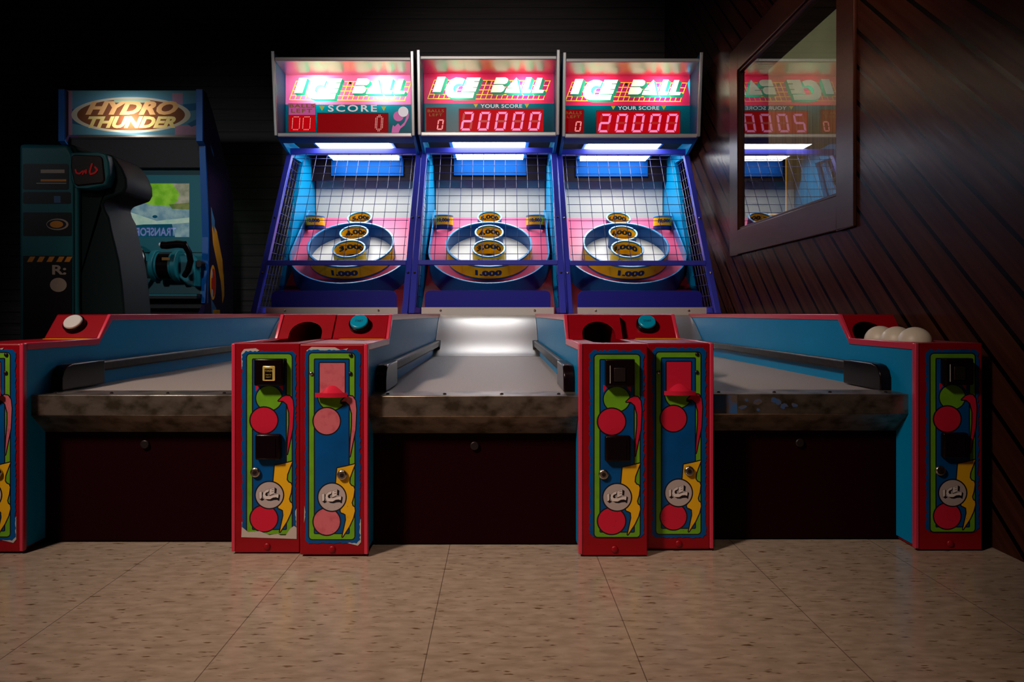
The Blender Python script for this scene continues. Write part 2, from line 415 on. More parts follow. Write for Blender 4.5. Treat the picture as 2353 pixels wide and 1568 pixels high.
M['farwood'] = plank_material('brown_grain_wall', (0.16, 0.10, 0.055), (0.30, 0.20, 0.12), (0.10, 0.06, 0.03), PI/2, 0.4, (0, 2), rough=.6, gw=.01, grain=(2, 90))
M['farwall'] = mat('grey_green_wall', (0.30, 0.31, 0.22), 0.8, noise=((5, 5, 5), (0.26, 0.27, 0.19), .4, .6))
WX = 1.172; YB = 5.12; ZC = 2.95; XL = -6.2; YN = -2.6
structure(MB().box(XL, 3.4, YN, 6.4, -0.12, 0).build('floor', M['floor']))
structure(MB().box(XL-.1, 3.4, YN-.1, 6.4, ZC, ZC+.1).build('ceiling', M['ceil']))
structure(MB().box(XL, WX, YB, YB+.1, 0, ZC).build('wall_back', M['siding']))
structure(MB().box(XL-.1, XL, YN, 6.4, 0, ZC).build('wall_left', M['siding']))
structure(MB().box(XL-.1, 3.4, YN-.1, YN, 0, ZC).build('wall_front', M['ceil']))
# right wall with the window opening (y 2.53..3.50, z E+.42..E+1.20)
wy0, wy1, wz0, wz1 = 2.485, 3.52, E+.405, E+1.185
rw = MB()
rw.box(WX, WX+.14, YN, wy0, 0, ZC); rw.box(WX, WX+.14, wy1, YB+.1, 0, ZC)
rw.box(WX, WX+.14, wy0, wy1, 0, wz0); rw.box(WX, WX+.14, wy0, wy1, wz1, ZC)
structure(rw.build('wall_right', M['plank'], fix=False))
win = empty('window_1', (0, 0, 0), 'dark framed interior window in the diagonal board wall, reflecting the lit machine', 'window'); win['kind'] = 'structure'
fr = MB()
fw = .12
fr.box(WX-.012, WX, wy0-fw, wy0, wz0-fw, wz1+fw); fr.box(WX-.012, WX, wy1, wy1+fw, wz0-fw, wz1+fw)
fr.box(WX-.012, WX, wy0, wy1, wz0-fw, wz0); fr.box(WX-.012, WX, wy0, wy1, wz1, wz1+fw)
o = fr.build('window_frame', M['frame'], win, bevel=.003); 
st = MB()
st.box(WX-.004, WX+.03, wy1-.010, wy1-.001, wz0, wz1); st.box(WX-.004, WX+.03, wy0+.001, wy0+.012, wz0, wz1)
st.box(WX-.004, WX+.03, wy0+.012, wy1-.010, wz0+.001, wz0+.012); st.box(WX-.004, WX+.03, wy0+.012, wy1-.010, wz1-.012, wz1-.001)
st.build('window_stop', M['frame'], win, bevel=.002)
def glass_mat():
    m = bpy.data.materials.new('window_glass'); m.use_nodes = True; nt = m.node_tree; N = nt.nodes.new; L = nt.links.new
    nt.nodes.remove(nt.nodes['Principled BSDF'])
    t = N('ShaderNodeBsdfTransparent'); t.inputs[0].default_value = (.93, .95, .92, 1); g = N('ShaderNodeBsdfGlossy'); g.inputs['Roughness'].default_value = 0.006
    f = N('ShaderNodeFresnel'); f.inputs[0].default_value = 2.7; mx = N('ShaderNodeMixShader'); geo = N('ShaderNodeNewGeometry')
    L(mth(nt, 'MULTIPLY', f.outputs[0], mth(nt, 'SUBTRACT', 1.0, geo.outputs['Backfacing'])), mx.inputs[0]); L(t.outputs[0], mx.inputs[1]); L(g.outputs[0], mx.inputs[2]); L(mx.outputs[0], nt.nodes['Material Output'].inputs[0])
    return m
M['glass'] = glass_mat()
MB().box(WX+.006, WX+.012, wy0+.013, wy1-.011, wz0+.013, wz1-.013).build('window_pane', M['glass'], win)
# room beyond the window
structure(MB().box(WX+.14, 3.4, 5.62, 5.7, 0, E+1.62).build('wall_far', M['farwood']))
structure(MB().box(WX+.14, 3.4, 5.62, 5.7, E+1.62, ZC).build('wall_far_upper', M['farwall']))
structure(MB().box(3.3, 3.4, YN, 5.62, 0, ZC).build('wall_beyond', M['farwall']))
lamp('far_room_lamp', 'AREA', (2.3, 4.2, 2.85), 14, (1.0, 0.9, 0.66), 0.5, 0.5, (2.1, 5.2, 1.2))
structure(MB().box(WX+.21, WX+.285, 3.93, 4.01, 0, ZC).build('trim_1', M['frame']))

# ------------------------------------------------------------------ rolling-ball machines
SL, CL = 0.596, 0.803      # slope of the target board
def PF(u, s, w): return (u, 2.30+CL*s-SL*w, E+.131+SL*s+CL*w)
def ragged(x0, y0, x1, y1, amp, rnd, step=9):
    pts = []
    def edge(ax, ay, bx, by, nx, ny):
        n = max(2, int(math.hypot(bx-ax, by-ay)/step))
        for i in range(n):
            t = i/n; j = rnd.uniform(-amp, amp*.3) if i else 0
            pts.append((ax+(bx-ax)*t+nx*j, ay+(by-ay)*t+ny*j))
    r = 9
    edge(x0+r, y0, x1-r, y0, 0, -1); edge(x1-r, y0, x1, y0+r, .3, -.3); edge(x1, y0+r, x1, y1-r, 1, 0); edge(x1, y1-r, x1-r, y1, .3, .3)
    edge(x1-r, y1, x0+r, y1, 0, 1); edge(x0+r, y1, x0, y1-r, -.3, .3); edge(x0, y1-r, x0, y0+r, -1, 0); edge(x0, y0+r, x0+r, y0, -.3, -.3)
    return pts
def ice_badge(cx, cy, r):
    k = r/30.0
    def Z(p): return [(cx+((x/9.225+580)-622)*k, cy+((y/9.225+1090)-1139)*k) for x, y in p]
    let = [[(178,392),(232,372),(240,540),(188,545)], [(385,325),(320,345),(262,400),(250,470),(290,535),(360,560),(440,545),(500,500),(575,512),(585,440),(560,430),(470,450),(400,470),(350,470),(345,430),(385,400)],
           [(388,330),(490,292),(490,400),(400,455),(388,440)]]
    blk = [[(232,372),(254,400),(250,520),(288,548),(235,577),(185,535),(216,530),(232,500)], [(385,325),(385,395),(345,425),(350,470),(322,475),(300,440),(315,402),(368,380)],
           [(490,288),(538,318),(530,422),(482,405),(492,378)], [(575,428),(608,458),(588,582),(545,556),(480,560),(420,578),(360,572),(298,538),(400,540),(460,505),(520,497),(566,515)],
           [(432,330),(484,318),(484,328),(432,341)], [(432,378),(484,362),(484,372),(432,389)], [(392,460),(478,428),(478,440),(396,475)]]
    return [Z(p) for p in let], [Z(p) for p in blk]
BOLT = [(634,1071),(653,1067),(672,1062),(666,1078),(661,1092),(660,1104),(664,1110),(669,1112),(671,1118),(669,1134),(665,1148),(667,1155),(671,1158),(672,1166),(668,1182),(660,1200),(645,1224),(649,1205),(653,1186),(652,1174),(647,1171),(642,1169),(641,1164),(648,1155),(648,1130),(631,1108)]
HOOK = [(642,922),(650,914),(659,910),(667,911),(673,920),(675,940),(673,985),(666,1020),(661,1045),(663,1010),(666,975),(666,950),(661,930),(652,922)]
def decal(name, parent, x0, kind, seed, pal, torn, cx=0):
    """printed front of a pedestal; drawn in photo pixels of the left pair, fitted to a 0.15 m wide pedestal"""
    rnd = random.Random(seed)
    red, line, grn, blu, yel, gry = pal['red'], M['d_line'], M['d_green'], M['d_blue'], M['d_yel'], M['d_grey']
    if kind == 'coin':
        fx = lambda u, v: (x0+(u-545)/143*.15, -.0012, (1275-v)/485*.487)
        ox = 0; oy = 0; OUT = (560, 803, 682, 1232); G = (573, 815, 671, 1229); H = (586, 827, 658, 1217)
    else:
        fx = lambda u, v: (x0+(u-688)/150*.15, -.0012, (1278-v)/488*.487)
        OUT = (700, 799, 829, 1249); G = (711, 812, 814, 1237); H = (724, 826, 801, 1223); ox = 0; oy = 0
    def T(p):
        if kind == 'coin': return p
        return [((x-573)/98*103+711, (y-815)/414*425+812) for x, y in p]
    def s1(p): return p
    Ls = []
    if torn:
        if kind == 'coin': Ls.append(([[(561,850),(560,812),(566,803),(592,801),(600,806),(570,822)], [(570,1214),(561,1200),(563,1236),(622,1238),(681,1239),(682,1170),(676,1180),(676,1218)]], M['d_torn']))
        else: Ls.append(([[(704,806),(716,797),(770,798),(782,804),(800,800),(790,812),(720,812)], [(718,1246),(775,1240),(822,1252),(829,1244),(829,1190),(824,1200),(822,1240)], [(700,1160),(699,1200),(703,1180)]], M['d_torn']))
    ob = ragged(OUT[0]+1, OUT[1]+(4 if torn else 1), OUT[2]-1, OUT[3]-(3 if torn and kind == 'coin' else 2), 2.6 if torn else 3.6, rnd, 5)
    Ls.append(([ob], blu))
    if torn and kind == 'coin': post_tear = [[(560,1236),(561,1212),(575,1224),(600,1222),(622,1231),(640,1228),(655,1236),(668,1216),(676,1210),(682,1214),(682,1240)]]
    else: post_tear = []
    Ls.append((stroke(rrect(*G, 7), 5.2), line)); Ls.append(([rrect(*G, 7)], grn))
    Ls.append((stroke(rect(*H), 5.2), line)); Ls.append(([rect(*H)], blu))
    if kind == 'ticket':
        R = rect(735, 834, 792, 905)
        Ls.append((stroke(T(circle(622, 912, 29)), 5.2), line)); Ls.append(([T(circle(622, 912, 29))], grn))
        Ls.append((stroke(R, 5.2), line)); Ls.append(([R], pal['soft']))
        Ls.append(([T([(652,918),(638,926),(652,932)])], line))
        hk = T(HOOK); Ls.append((stroke(hk, 5.2), line)); Ls.append(([hk], pal['soft']))
        c1, c2, ic = (751, 967, 30), (751, 1197, 30), (763, 1141, 31); big = pal['soft']
    else:
        Ls.append(([[(592,884),(604,884),(592,900)], [(652,884),(640,884),(652,900)]], pal['red']))
        Ls.append((stroke(circle(621, 916, 28), 5.2), line)); Ls.append(([circle(621, 916, 28)], grn))
        Ls.append(([[(652,918),(642,922),(652,927)]], line))
        Ls.append((stroke(HOOK, 5.2), line)); Ls.append(([HOOK], pal['red']))
        c1, c2, ic = (610, 967, 29.5), (610, 1193, 29.5), (622, 1139, 30); big = pal['red']
    b = T(BOLT); Ls.append((stroke(b, 5.2), line)); Ls.append(([b], yel))
    for c in (c1, c2): Ls.append(([circle(c[0], c[1], c[2]+3)], line)); Ls.append(([circle(*c)], big))
    Ls.append(([circle(ic[0], ic[1], ic[2]+3)], line)); Ls.append(([circle(*ic)], gry))
    let, blk = ice_badge(*ic); Ls.append(([q for p in let for q in stroke(p, .9)], line)); Ls.append((let, M['d_letter'])); Ls.append((blk, line))
    # scuffs
    if post_tear: Ls.append((post_tear, M['d_torn']))
    sc = []
    for _ in range(26):
        a = rnd.uniform(H[0], H[2]); q = rnd.uniform(1160, G[3]); w = rnd.uniform(.5, 1.8); sc.append([(a, q), (a+w, q+rnd.uniform(-.6, .6)), (a+w*.7, q+rnd.uniform(.5, 2.2))])
    Ls.append((sc, line))
    return mosaic(name, Ls, fx, parent)

def seg7(d, x, y, w, h, t, sl):
    """polygons of the lit segments of digit d in y-down art; x,y = top-left at the bottom edge, sl = slant shift at top"""
    on = {'0': 'abcdef', '2': 'abged'}[d]
    X = lambda px, py: (x+px+sl*(1-py/h), y+py)
    g = t*.12; r = t*.45
    P = {'a': [(r, 0), (w-r, 0), (w-t, t), (t, t)], 'd': [(t, h-t), (w-t, h-t), (w-r, h), (r, h)], 'g': [(t*.7, h/2-t/2), (w-t*.7, h/2-t/2), (w-t*.3, h/2), (w-t*.7, h/2+t/2), (t*.7, h/2+t/2), (t*.3, h/2)],
         'f': [(0, r), (t, t+g), (t, h/2-t*.6), (t*.4, h/2-g), (0, h/2-t*.3)], 'e': [(0, h/2+t*.3), (t*.4, h/2+g), (t, h/2+t*.6), (t, h-t-g), (0, h-r)],
         'b': [(w, r), (w-t, t+g), (w-t, h/2-t*.6), (w-t*.4, h/2-g), (w, h/2-t*.3)], 'c': [(w, h/2+t*.3), (w-t*.4, h/2+g), (w-t, h/2+t*.6), (w-t, h-t-g), (w, h-r)]}
    return [[X(*p) for p in P[k]] for k in on], [[X(*p) for p in P[k]] for k in 'abcdefg' if k not in on]
LET = [[(300,118),(437,118),(352,372),(215,372)],
       [(757,158),(700,137),(613,130),(530,165),(470,240),(435,320),(435,390),(470,445),(540,472),(892,472),(918,382),(640,382),(585,370),(560,330),(570,280),(610,240),(660,228),(715,245)],
       [(795,130),(1025,130),(1000,192),(918,192),(913,206),(995,206),(965,290),(893,290),(888,303),(960,303),(935,367),(709,367)],
       [(1283,128),(1440,128),(1480,150),(1485,185),(1465,220),(1430,240),(1240,240)], [(1230,255),(1390,255),(1425,285),(1425,320),(1400,360),(1360,378),(1190,378)],
       [(1625,128),(1680,385),(1425,385),(1455,315),(1560,315),(1563,302),(1467,302)],
       [(1790,128),(1880,128),(1815,332),(1875,332),(1855,387),(1705,387)], [(1975,135),(2062,135),(1998,335),(2088,340),(2068,388),(1880,388)]]
def marquee_art(variant):
    Ls = [([rect(70, 60, 2260, 566)], M['t_pink'] if variant else M['t_mpink'])]
    def gx(k, v): return 250+88*k-(v-172)*.36
    n = 22
    Ls.append(([[(250,172),(2190,190),(2090,492),(142,482)]], M['t_mauve'] if variant else M['t_mpink']))
    lines = []
    for k in range(n+1):
        lines += stroke([(gx(k, 172), 172+18*k/n), (gx(k, 485), 482+11*k/n)], 13, False)
    for v in (172, 252, 332, 410, 484): lines += stroke([(gx(0, v), v), (gx(22, v)+8, v+14)], 13, False)
    Ls.append((lines, M['t_grid']))
    sh = [q for p in LET for q in sweep(p, 42, 44)]
    Ls.append((sh, M['t_teal']))
    Ls.append(([q for p in LET for q in stroke(p, 5)], M['t_line']))
    Ls.append((LET, M['t_white']))
    Ls.append(([circle(1162, 205, 22, 16)], M['d_line']))
    Ls.append(([rect(70, 566, 2260, 1130)], M['t_band']))
    if variant:
        Ls.append(([[(905,575),(980,575),(942,638)], [(1760,575),(1835,575),(1797,640)]], M['s_yel']))
        Ls.append((text('YOUR SCORE', 1370, 609, 700, 62, -1, .02, spacing=1.05), M['s_white']))
        B, S = (110, 638, 445, 1025), (660, 657, 2072, 1032)
    else:
        Ls.append(([[(640,596),(729,596),(685,671)], [(1684,600),(1766,600),(1725,675)]], M['s_yel']))
        Ls.append((text('SCORE', 1197, 630, 826, 115, -1, .018, spacing=1.25), M['s_white']))
        B, S = (123, 555, 573, 1026), (613, 712, 1801, 1040)
        Z = lambda p: [(1162+7.13*(x/5.2275+600-805), 85+7.13*(100+y/5.2275-172.7)) for x, y in p]
        fl = Z([(1772,832),(1795,840),(1790,900),(1740,990),(1690,1030),(1665,1085),(1580,1085),(1590,1010),(1600,985),(1620,1005),(1660,965),(1690,1000),(1740,950),(1765,880)])
        Ls.append((stroke(fl, 6), M['d_line'])); Ls.append(([circle(1972, 762, 86)], M['s_pinkp'])); Ls.append(([fl], M['s_pinkp']))
        Ls.append(([circle(2053, 688, 91)], M['d_line'])); Ls.append(([circle(2053, 688, 87)], M['s_white']))
    Ls.append(([rect(B[0]-5, B[1]-5, B[2]+5, B[3]+5), rect(S[0]-6, S[1]-6, S[2]+6, S[3]+6)], M['d_line']))
    Ls.append(([rect(*B)], M['dispd'] if variant else M['s_pinkp'])); Ls.append(([rect(*S)], M['disp'] if variant else M['dispd']))
    if variant:
        Ls.append((text('BALLS', 272, 690, 275, 48, -1, .012, spacing=1.1)+text('LEFT', 270, 757, 220, 44, -1, .012, spacing=1.25), M['s_olive']))
        a, b = seg7('0', 285, 833, 100, 175, 22, 26); Ls.append((a, M['segsm']))
        for i, ch in enumerate('20000'):
            a, b = seg7(ch, 682+283*i, 706, 183, 314, 37, 52); Ls.append((b, M['segoff'])); Ls.append((a, M['seg']))
    else:
        Ls.append(([rect(B[0], 740, B[2], B[3])], M['disp']))
        Ls.append((text('BALLS', 348, 590, 430, 58, -1, .03, spacing=1.1)+text('LEFT', 340, 672, 355, 66, -1, .03, spacing=1.25), M['s_olive']))
        dots = []
        def mx(x, y, w, h, rows, nx, ny):
            for j, row in enumerate(rows):
                for i, ch in enumerate(row):
                    if ch == '#':
                        cx = x+w*i/(nx-1)+14*(1-j/(ny-1)); cy = y+h*j/(ny-1); dots.append([(cx-3, cy+8), (cx+3, cy-10), (cx+11, cy-10), (cx+5, cy+8)])
        zero = ['.####.', '#....#', '#....#', '#....#', '#....#', '#....#', '#....#', '#....#', '.####.']
        mx(175, 775, 120, 215, zero, 6, 9); mx(354, 775, 120, 215, zero, 6, 9)
        big = ['..##..', '.####.', '##..##', '##..##', '##..##', '##..##', '##..##', '##..##', '##..##', '.####.', '..##..']
        mx(1575, 748, 120, 262, big, 6, 11)
        Ls.append((dots, M['dot']))
    return Ls

def wrap(tris, r, fn, sgn):
    """word triangles (x along the arc, y up) wrapped on a cylinder wall; sgn -1 front outside, +1 back inside"""
    mb = MB()
    for t in tris:
        vs = []
        for (x, y) in t:
            a = x/r; vs.append(fn(r*math.sin(a), sgn*r*math.cos(a), y))
        mb.add(vs, [(0, 1, 2)])
    return mb
def band(mb, r, fn, sgn, half, y0, y1, mi=0, n=24):
    vs = []; fs = []
    for i in range(n+1):
        a = -half+2*half*i/n
        for y in (y0, y1): vs.append(fn(r*math.sin(a), sgn*r*math.cos(a), y))
    for i in range(n): fs.append((2*i, 2*i+1, 2*i+3, 2*i+2))
    return mb.add(vs, fs, mi)
def cup(root, u, s, r, h, outside, inside, in_txt=None, out_txt=None, upright=False, tall=.005):
    if upright:
        bx, by, bz = PF(u, s, 0)
        fn = lambda a, b, c: (bx+a, by+b-.30*c, bz+c)
    else: fn = lambda a, b, c: PF(u+a, s+b, c)
    t = .006
    o = MB().lathe([(r, -.012), (r, h-.006), (r-t, h-.006), (r-t, -.012)], fn, 48).build('target_cup', outside, root, smooth=True)
    MB().lathe([(r+.003, h-.008), (r+.003, h), (r-t-.002, h), (r-t-.002, h-.008)], fn, 48).build('cup_rim', M['rim'], o, bevel=.0015)
    if in_txt:
        g = band(MB(), r-t-.001, fn, 1, PI, .004, h-.010, n=40)
        g.build('inner_label', M['yel'], o, fix=False)
        wrap(text(in_txt, 0, h*.55, r*1.75, h*.40, 1, .05), r-t-.0022, fn, 1).build('numerals', M['num'], o, fix=False)
    if out_txt:
        g = band(MB(), r+.001, fn, -1, PI*.5, h*.22, h-.010)
        g.build('outer_label', M['yel'], o, fix=False)
        wrap(text(out_txt, 0, h*.55, r*1.45, h*.34, 1, .05), r+.0022, fn, -1).build('numerals', M['num'], o, fix=False)
    return o
def machine(cx, setback, Wd, label, variant, coin_pal, tick_pal, torn, button, hole_dx=0.0, cups10=(-1, 1), blue_reflect=False, seed=1):
    root = empty('ball_rolling_machine', (cx, 1.65+setback, 0), label, 'arcade machine', 'row of three ball rolling arcade machines')
    h2 = Wd/2; PW = .15; hw = h2-PW; T = E-.004; SH = E-.07
    prof = [(0, 0.004), (0, SH), (.32, SH), (.38, T), (2.02, T), (2.02, 0.05), (.11, .05), (.11, .004)]
    for side in (-1, 1):
        coin = side > 0
        x0, x1 = (h2-PW, h2) if coin else (-h2, -h2+PW)
        mid = (x0+x1)/2
        body = MB().px([(0, 0.004), (0, SH), (.32, SH), (.38, T), (.9, T), (.9, 0.004)], x0+.001, x1-.001)
        ped = body.build('coin_pedestal' if coin else 'ticket_pedestal', M['red'], root)
        if coin:
            hx = mid+hole_dx
            c = MB(); r = .045
            arch = [(hx-r, SH-.046), (hx+r, SH-.046)]+[(hx+r*math.cos(a), T-.022-.03+.032*math.sin(a)) for a in [PI*i/14 for i in range(15)]]
            c.py(arch, .30, .62); cut(ped, c)
            c = MB(); n = 16
            tray = [(hx+r*math.cos(PI+PI*i/n), .105+r*math.sin(PI+PI*i/n)) for i in range(n+1)]+[(hx+r, .325), (hx-r, .325)]
            c.pz(tray, SH-.045, SH+.05); cut(ped, c)
        # bevel of pedestal edge
        bv = ped.modifiers.new('bevel', 'BEVEL'); bv.width = .004; bv.segments = 2; bv.limit_method = 'ANGLE'; bv.angle_limit = math.radians(40)
        # rear body of the lane side
        MB().box(x0+.001, x1-.001, .9, 2.02, 0.05, T).build('lane_side_box', M['red'], root)
        # blue inner face with its edge trim
        xi = x0 if coin else x1; d = -side
        ip = [(.004, 0.03), (.004, SH-.012), (.325, SH-.012), (.378, T-.016), (2.02, T-.016), (2.02, .05), (.12, .05), (.12, .03)]
        MB().px([(0.008, 0.012), (0.008, SH-.012), (.325, SH-.012), (.383, T-.016), (2.02, T-.016), (2.02, .012)], xi, xi+d*.004).build('inner_side_panel', M['blue'], root)
        tr = MB(); tw = .016; xa, xb = sorted((xi-d*.002, xi+d*.007))
        tr.box(xa, xb, -.002, .012, 0.006, SH); tr.box(xa, xb, .012, .322, SH-tw, SH+.001)
        tr.px([(.315, SH-tw), (.385, T-tw), (.385, T+.001), (.375, T+.001), (.318, SH+.001)], xa, xb); tr.box(xa, xb, .385, 2.02, T-tw, T+.001)
        tr.build('edge_trim', M['trim'], root, bevel=.002)
        # rubber rail on the inner wall
        xr0, xr1 = (xi-.026, xi-.005) if coin else (xi+.005, xi+.026)
        rl = MB().px([(.12, E-.158), (.12, E-.137), (.15, E-.130), (1.80, E-.130), (1.83, E-.140), (1.80, E-.158)], xr0, xr1).build('bumper_rail', M['rail'], root, bevel=.006, seg=3)
        ex0, ex1 = (xi-.032, xi-.004) if coin else (xi+.004, xi+.032)
        MB().px([(.105, E-.192), (.105, E-.160), (.113, E-.142), (.128, E-.131), (.150, E-.127), (.30, E-.127), (.30, E-.192)], ex0, ex1).build('end_cap', M['black'], rl, bevel=.006, seg=3)
        MB().px([(1.70, E-.192), (1.70, E-.157), (1.75, E-.128), (1.80, E-.128), (1.84, E-.142), (1.80, E-.16), (1.76, E-.192)], ex0, ex1).build('end_cap', M['rail'], rl, bevel=.005)
        # printed front
        decal('printed_front', ped, x0, 'coin' if coin else 'ticket', seed*7+side, coin_pal if coin else tick_pal, torn[coin])
        px_ = (lambda u: x0+(u-545)/143*.15) if coin else (lambda u: x0+(u-688)/150*.15)
        pz_ = (lambda v: (1275-v)/485*.487) if coin else (lambda v: (1278-v)/488*.487)
        if coin:
            bx = MB().box(px_(594), px_(657), -.022, 0, pz_(886), pz_(824)).build('coin_acceptor', M['black'], ped, bevel=.004, seg=3)
            lit = coin_pal['token']
            if lit:
                a, b_, c_, d_ = px_(614), px_(641), pz_(874), pz_(840)
                MB().py([(a, c_), (b_, c_), (b_, d_), (a, d_)], -.026, -.022).build('token_plate', M['gold'], bx, bevel=.002, label='lit brass token plate')
                fx = lambda u, v: (px_(u), -.0265, pz_(v))
                mosaic('token_text', [([rect(619, 846, 636, 871)], M['black']), (text('TOKEN', 627.5, 851, 16, 5, -1)+text('PUSH TO', 627.5, 860, 12, 3, -1)+text('REJECT', 627.5, 865.5, 11, 3, -1), M['gold'])], fx, bx)
            else:
                MB().box(px_(612), px_(637), -.0245, -.022, pz_(874), pz_(843)).build('token_plate', M['dbolt'], bx, bevel=.002)
                MB().box(px_(603), px_(604.5), -.0235, -.022, pz_(878), pz_(838)).build('coin_slot_edge', M['chrome'], bx)
            cr = MB().box(px_(594), px_(650), -.016, 0, pz_(1056), pz_(997)).build('coin_return', M['black'], ped, bevel=.005, seg=3)
            MB().box(px_(638), px_(639.5), -.0175, -.016, pz_(1047), pz_(1007)).build('return_flap', M['black'], cr)
            lk = (592, 1086)
        else:
            # ticket slot chute with a curved lip
            c0, c1 = px_(733), px_(794); zt, zl = pz_(880), pz_(911)
            lip = MB(); n = 10
            top = [(c0+(c1-c0)*i/n, zt+.006*math.sin(PI*i/n)) for i in range(n+1)]
            vs = []; fs = []
            for i in range(n+1):
                t = i/n; x = c0+(c1-c0)*t; xo = c0-.006+(c1-c0+.012)*t; b = math.sin(PI*t)
                vs += [(x, -.001, zl+.002+.024*b), (xo, -.012-.010*b, zl+.010), (xo, -.012-.010*b, zl), (x, -.001, zl-.001)]
            for i in range(n):
                for j in range(4): fs.append((i*4+j, i*4+(j+1) % 4, i*4+4+(j+1) % 4, i*4+4+j))
            fs += [(0, 1, 2, 3), tuple(n*4+k for k in (3, 2, 1, 0))]
            lip.add(vs, fs).build('ticket_slot', tick_pal['lip'], ped, smooth=True)
            for (u, v) in ((716, 858), (805, 858), (806, 816)):
                MB().sphere((px_(u), -.002, pz_(v)), .0048, 12, sy=.7).build('screw', M['bolt'] if u < 750 else M['dbolt'], ped, smooth=True)
            lk = (787, 1089)
            # start button on the sloped console
            ctr = Vector((mid-.004, .352, (SH+T)/2+.001)); nrm = Vector((0, -(T-SH), .06)).normalized()
            bh = MB().tube(ctr-nrm*.002, ctr+nrm*.015, .029, 32).build('button_housing', M['black'], ped, bevel=.002)
            bt = MB().tube(ctr+nrm*.015, ctr+nrm*.022, .0255, 32, r1=.0235).build('start_button', button, bh, bevel=.002)
            if button is M['btn_t']:
                up = Vector((0, .06, T-SH)).normalized()
                fx = lambda u, v: tuple(ctr+nrm*.0226+Vector((1, 0, 0))*u/1000+up*v/1000)
                mosaic('start_text', [(text('START', 0, 0, 22, 8, 1, .01), M['btn_txt'])], fx, bt)
            MB().box(x0+.03, x1-.003, .27, .300, SH, SH+.0012).build('shelf_sticker', M['d_yel'], ped)
        c = Vector((px_(lk[0]), 0, pz_(lk[1])))
        lo = MB().tube(c, c+Vector((0, -.009, 0)), .0115, 24).build('door_lock', M['bolt'], ped, bevel=.003)
        MB().tube(c+Vector((0, -.009, 0)), c+Vector((0, -.0105, 0)), .0045, 16).build('key_slot', M['dbolt'], lo)
        bolt = Vector((mid, 0, .018)); MB().sphere((mid, -.001, .018), .008, 16, sy=.5).build('foot_bolt', M['red'], ped, smooth=True)
    # steel apron, base, lane, ramp
    a0, a1 = -hw-.001, hw+.001
    ap = MB().px([(.032, E-.241), (.032, E-.193), (.12, E-.1915), (.12, E-.196), (.06, E-.205), (.06, E-.24), (.105, E-.296), (.100, E-.302)], a0, a1).build('steel_apron', M['steel'], root, bevel=.0015)
    if blue_reflect:  # blue reflections on the apron steel, painted in as patches
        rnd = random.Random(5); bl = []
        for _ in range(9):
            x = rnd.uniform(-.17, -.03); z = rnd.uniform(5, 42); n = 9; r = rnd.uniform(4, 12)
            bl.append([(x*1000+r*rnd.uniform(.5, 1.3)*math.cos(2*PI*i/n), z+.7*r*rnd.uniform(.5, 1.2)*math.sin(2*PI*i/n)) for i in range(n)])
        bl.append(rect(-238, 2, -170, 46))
        M['blue_reflect'] = mat('blue_reflection_patches', (0.03, 0.10, 0.26), 0.5, noise=((30, 30, 30), (0.10, 0.07, 0.06), .45, .62))
        mosaic('blue_reflection_patches', [([rect(-240, 2, 200, 47)], M['steel']), (bl, M['blue_reflect'])], lambda u, v: (u/1000, .0316, E-.241+v/1000), ap, clip=(-240, 2, 200, 47))
    for i in range(4):
        MB().sphere((-.205+.135*i, .062, E-.1915), .0045, 10, sz=.6).build('screw', M['dbolt'], ap, smooth=True)
    bp = MB().box(-h2+.006, h2-.006, .085, .10, .004, E-.285).build('base_panel', M['base'], root)
    l = MB().tube((0, .085, E-.318), (0, .078, E-.318), .0105, 20).build('base_lock', M['dbolt'], bp, bevel=.002)
    MB().box(a0, a1, .115, 1.67, E-.215, E-.195).build('lane_surface', M['lane'], root)
    n = 20; pr = []
    for i in range(n+1):
        t = i/n; q = t*t*(3-2*t); pr.append((1.60+.43*t, E-.194+.184*(.95*q+.05*t)))
    MB().px(pr+[(2.03, E-.25), (1.60, E-.25)], -hw+.006, hw-.006).build('launch_ramp', M['ramp'], root, smooth=True)
    sp = MB().box(-h2+.06, h2-.06, 2.035, 2.06, E-.06, E+.03).build('steel_kick_strip', M['steelhl'], root)
    for x in (-.24, .24): MB().sphere((x, 2.033, E+.014), .006, 10).build('screw', M['bolt'], sp, smooth=True)
    MB().py(rrect(-.325, E-.02, .325, E+.1175, .03), 2.085, 2.10).build('front_stop_plate', M['plate'], root, bevel=.002)
    # target board
    bh_ = h2-.035
    R = .342; sc_ = .325; pts = [(R, .80)]+[(R*math.cos(-PI*i/40), sc_+R*math.sin(-PI*i/40)) for i in range(41)]+[(-R, .80)]
    uo = [(x, y) for x, y in pts]
    bd = MB().prism(uo, lambda a, b: PF(a, b, 0), lambda a, b: PF(a, b, -.012)).build('target_board', M['board'], root)
    MB().add([PF(-bh_, -.26, -.075), PF(bh_, -.26, -.075), PF(bh_, .86, -.075), PF(-bh_, .86, -.075), PF(-bh_, -.26, -.09), PF(bh_, -.26, -.09), PF(bh_, .86, -.09), PF(-bh_, .86, -.09)],
                  [(0,1,2,3), (7,6,5,4), (0,4,5,1), (1,5,6,2), (2,6,7,3), (3,7,4,0)]).build('lower_board', M['maroon'], root)
    # outer U wall
    def wall(path, w0, w1, th, name, m, par, closed=False):
        vs = []; fs = []; k = len(path)
        for i, (x, y) in enumerate(path):
            a = path[i-1] if i else path[0]; b = path[i+1] if i < k-1 else path[-1]
            dx, dy = b[0]-a[0], b[1]-a[1]; l = math.hypot(dx, dy); nx, ny = -dy/l*th, dx/l*th
            for (ox, oy, w) in ((0, 0, w0), (0, 0, w1), (nx, ny, w1), (nx, ny, w0)): vs.append(PF(x+ox, y+oy, w))
        for i in range(k-1):
            for j in range(4): fs.append((i*4+j, i*4+(j+1) % 4, i*4+4+(j+1) % 4, i*4+4+j))
        return MB().add(vs, fs).build(name, m, par, smooth=True)
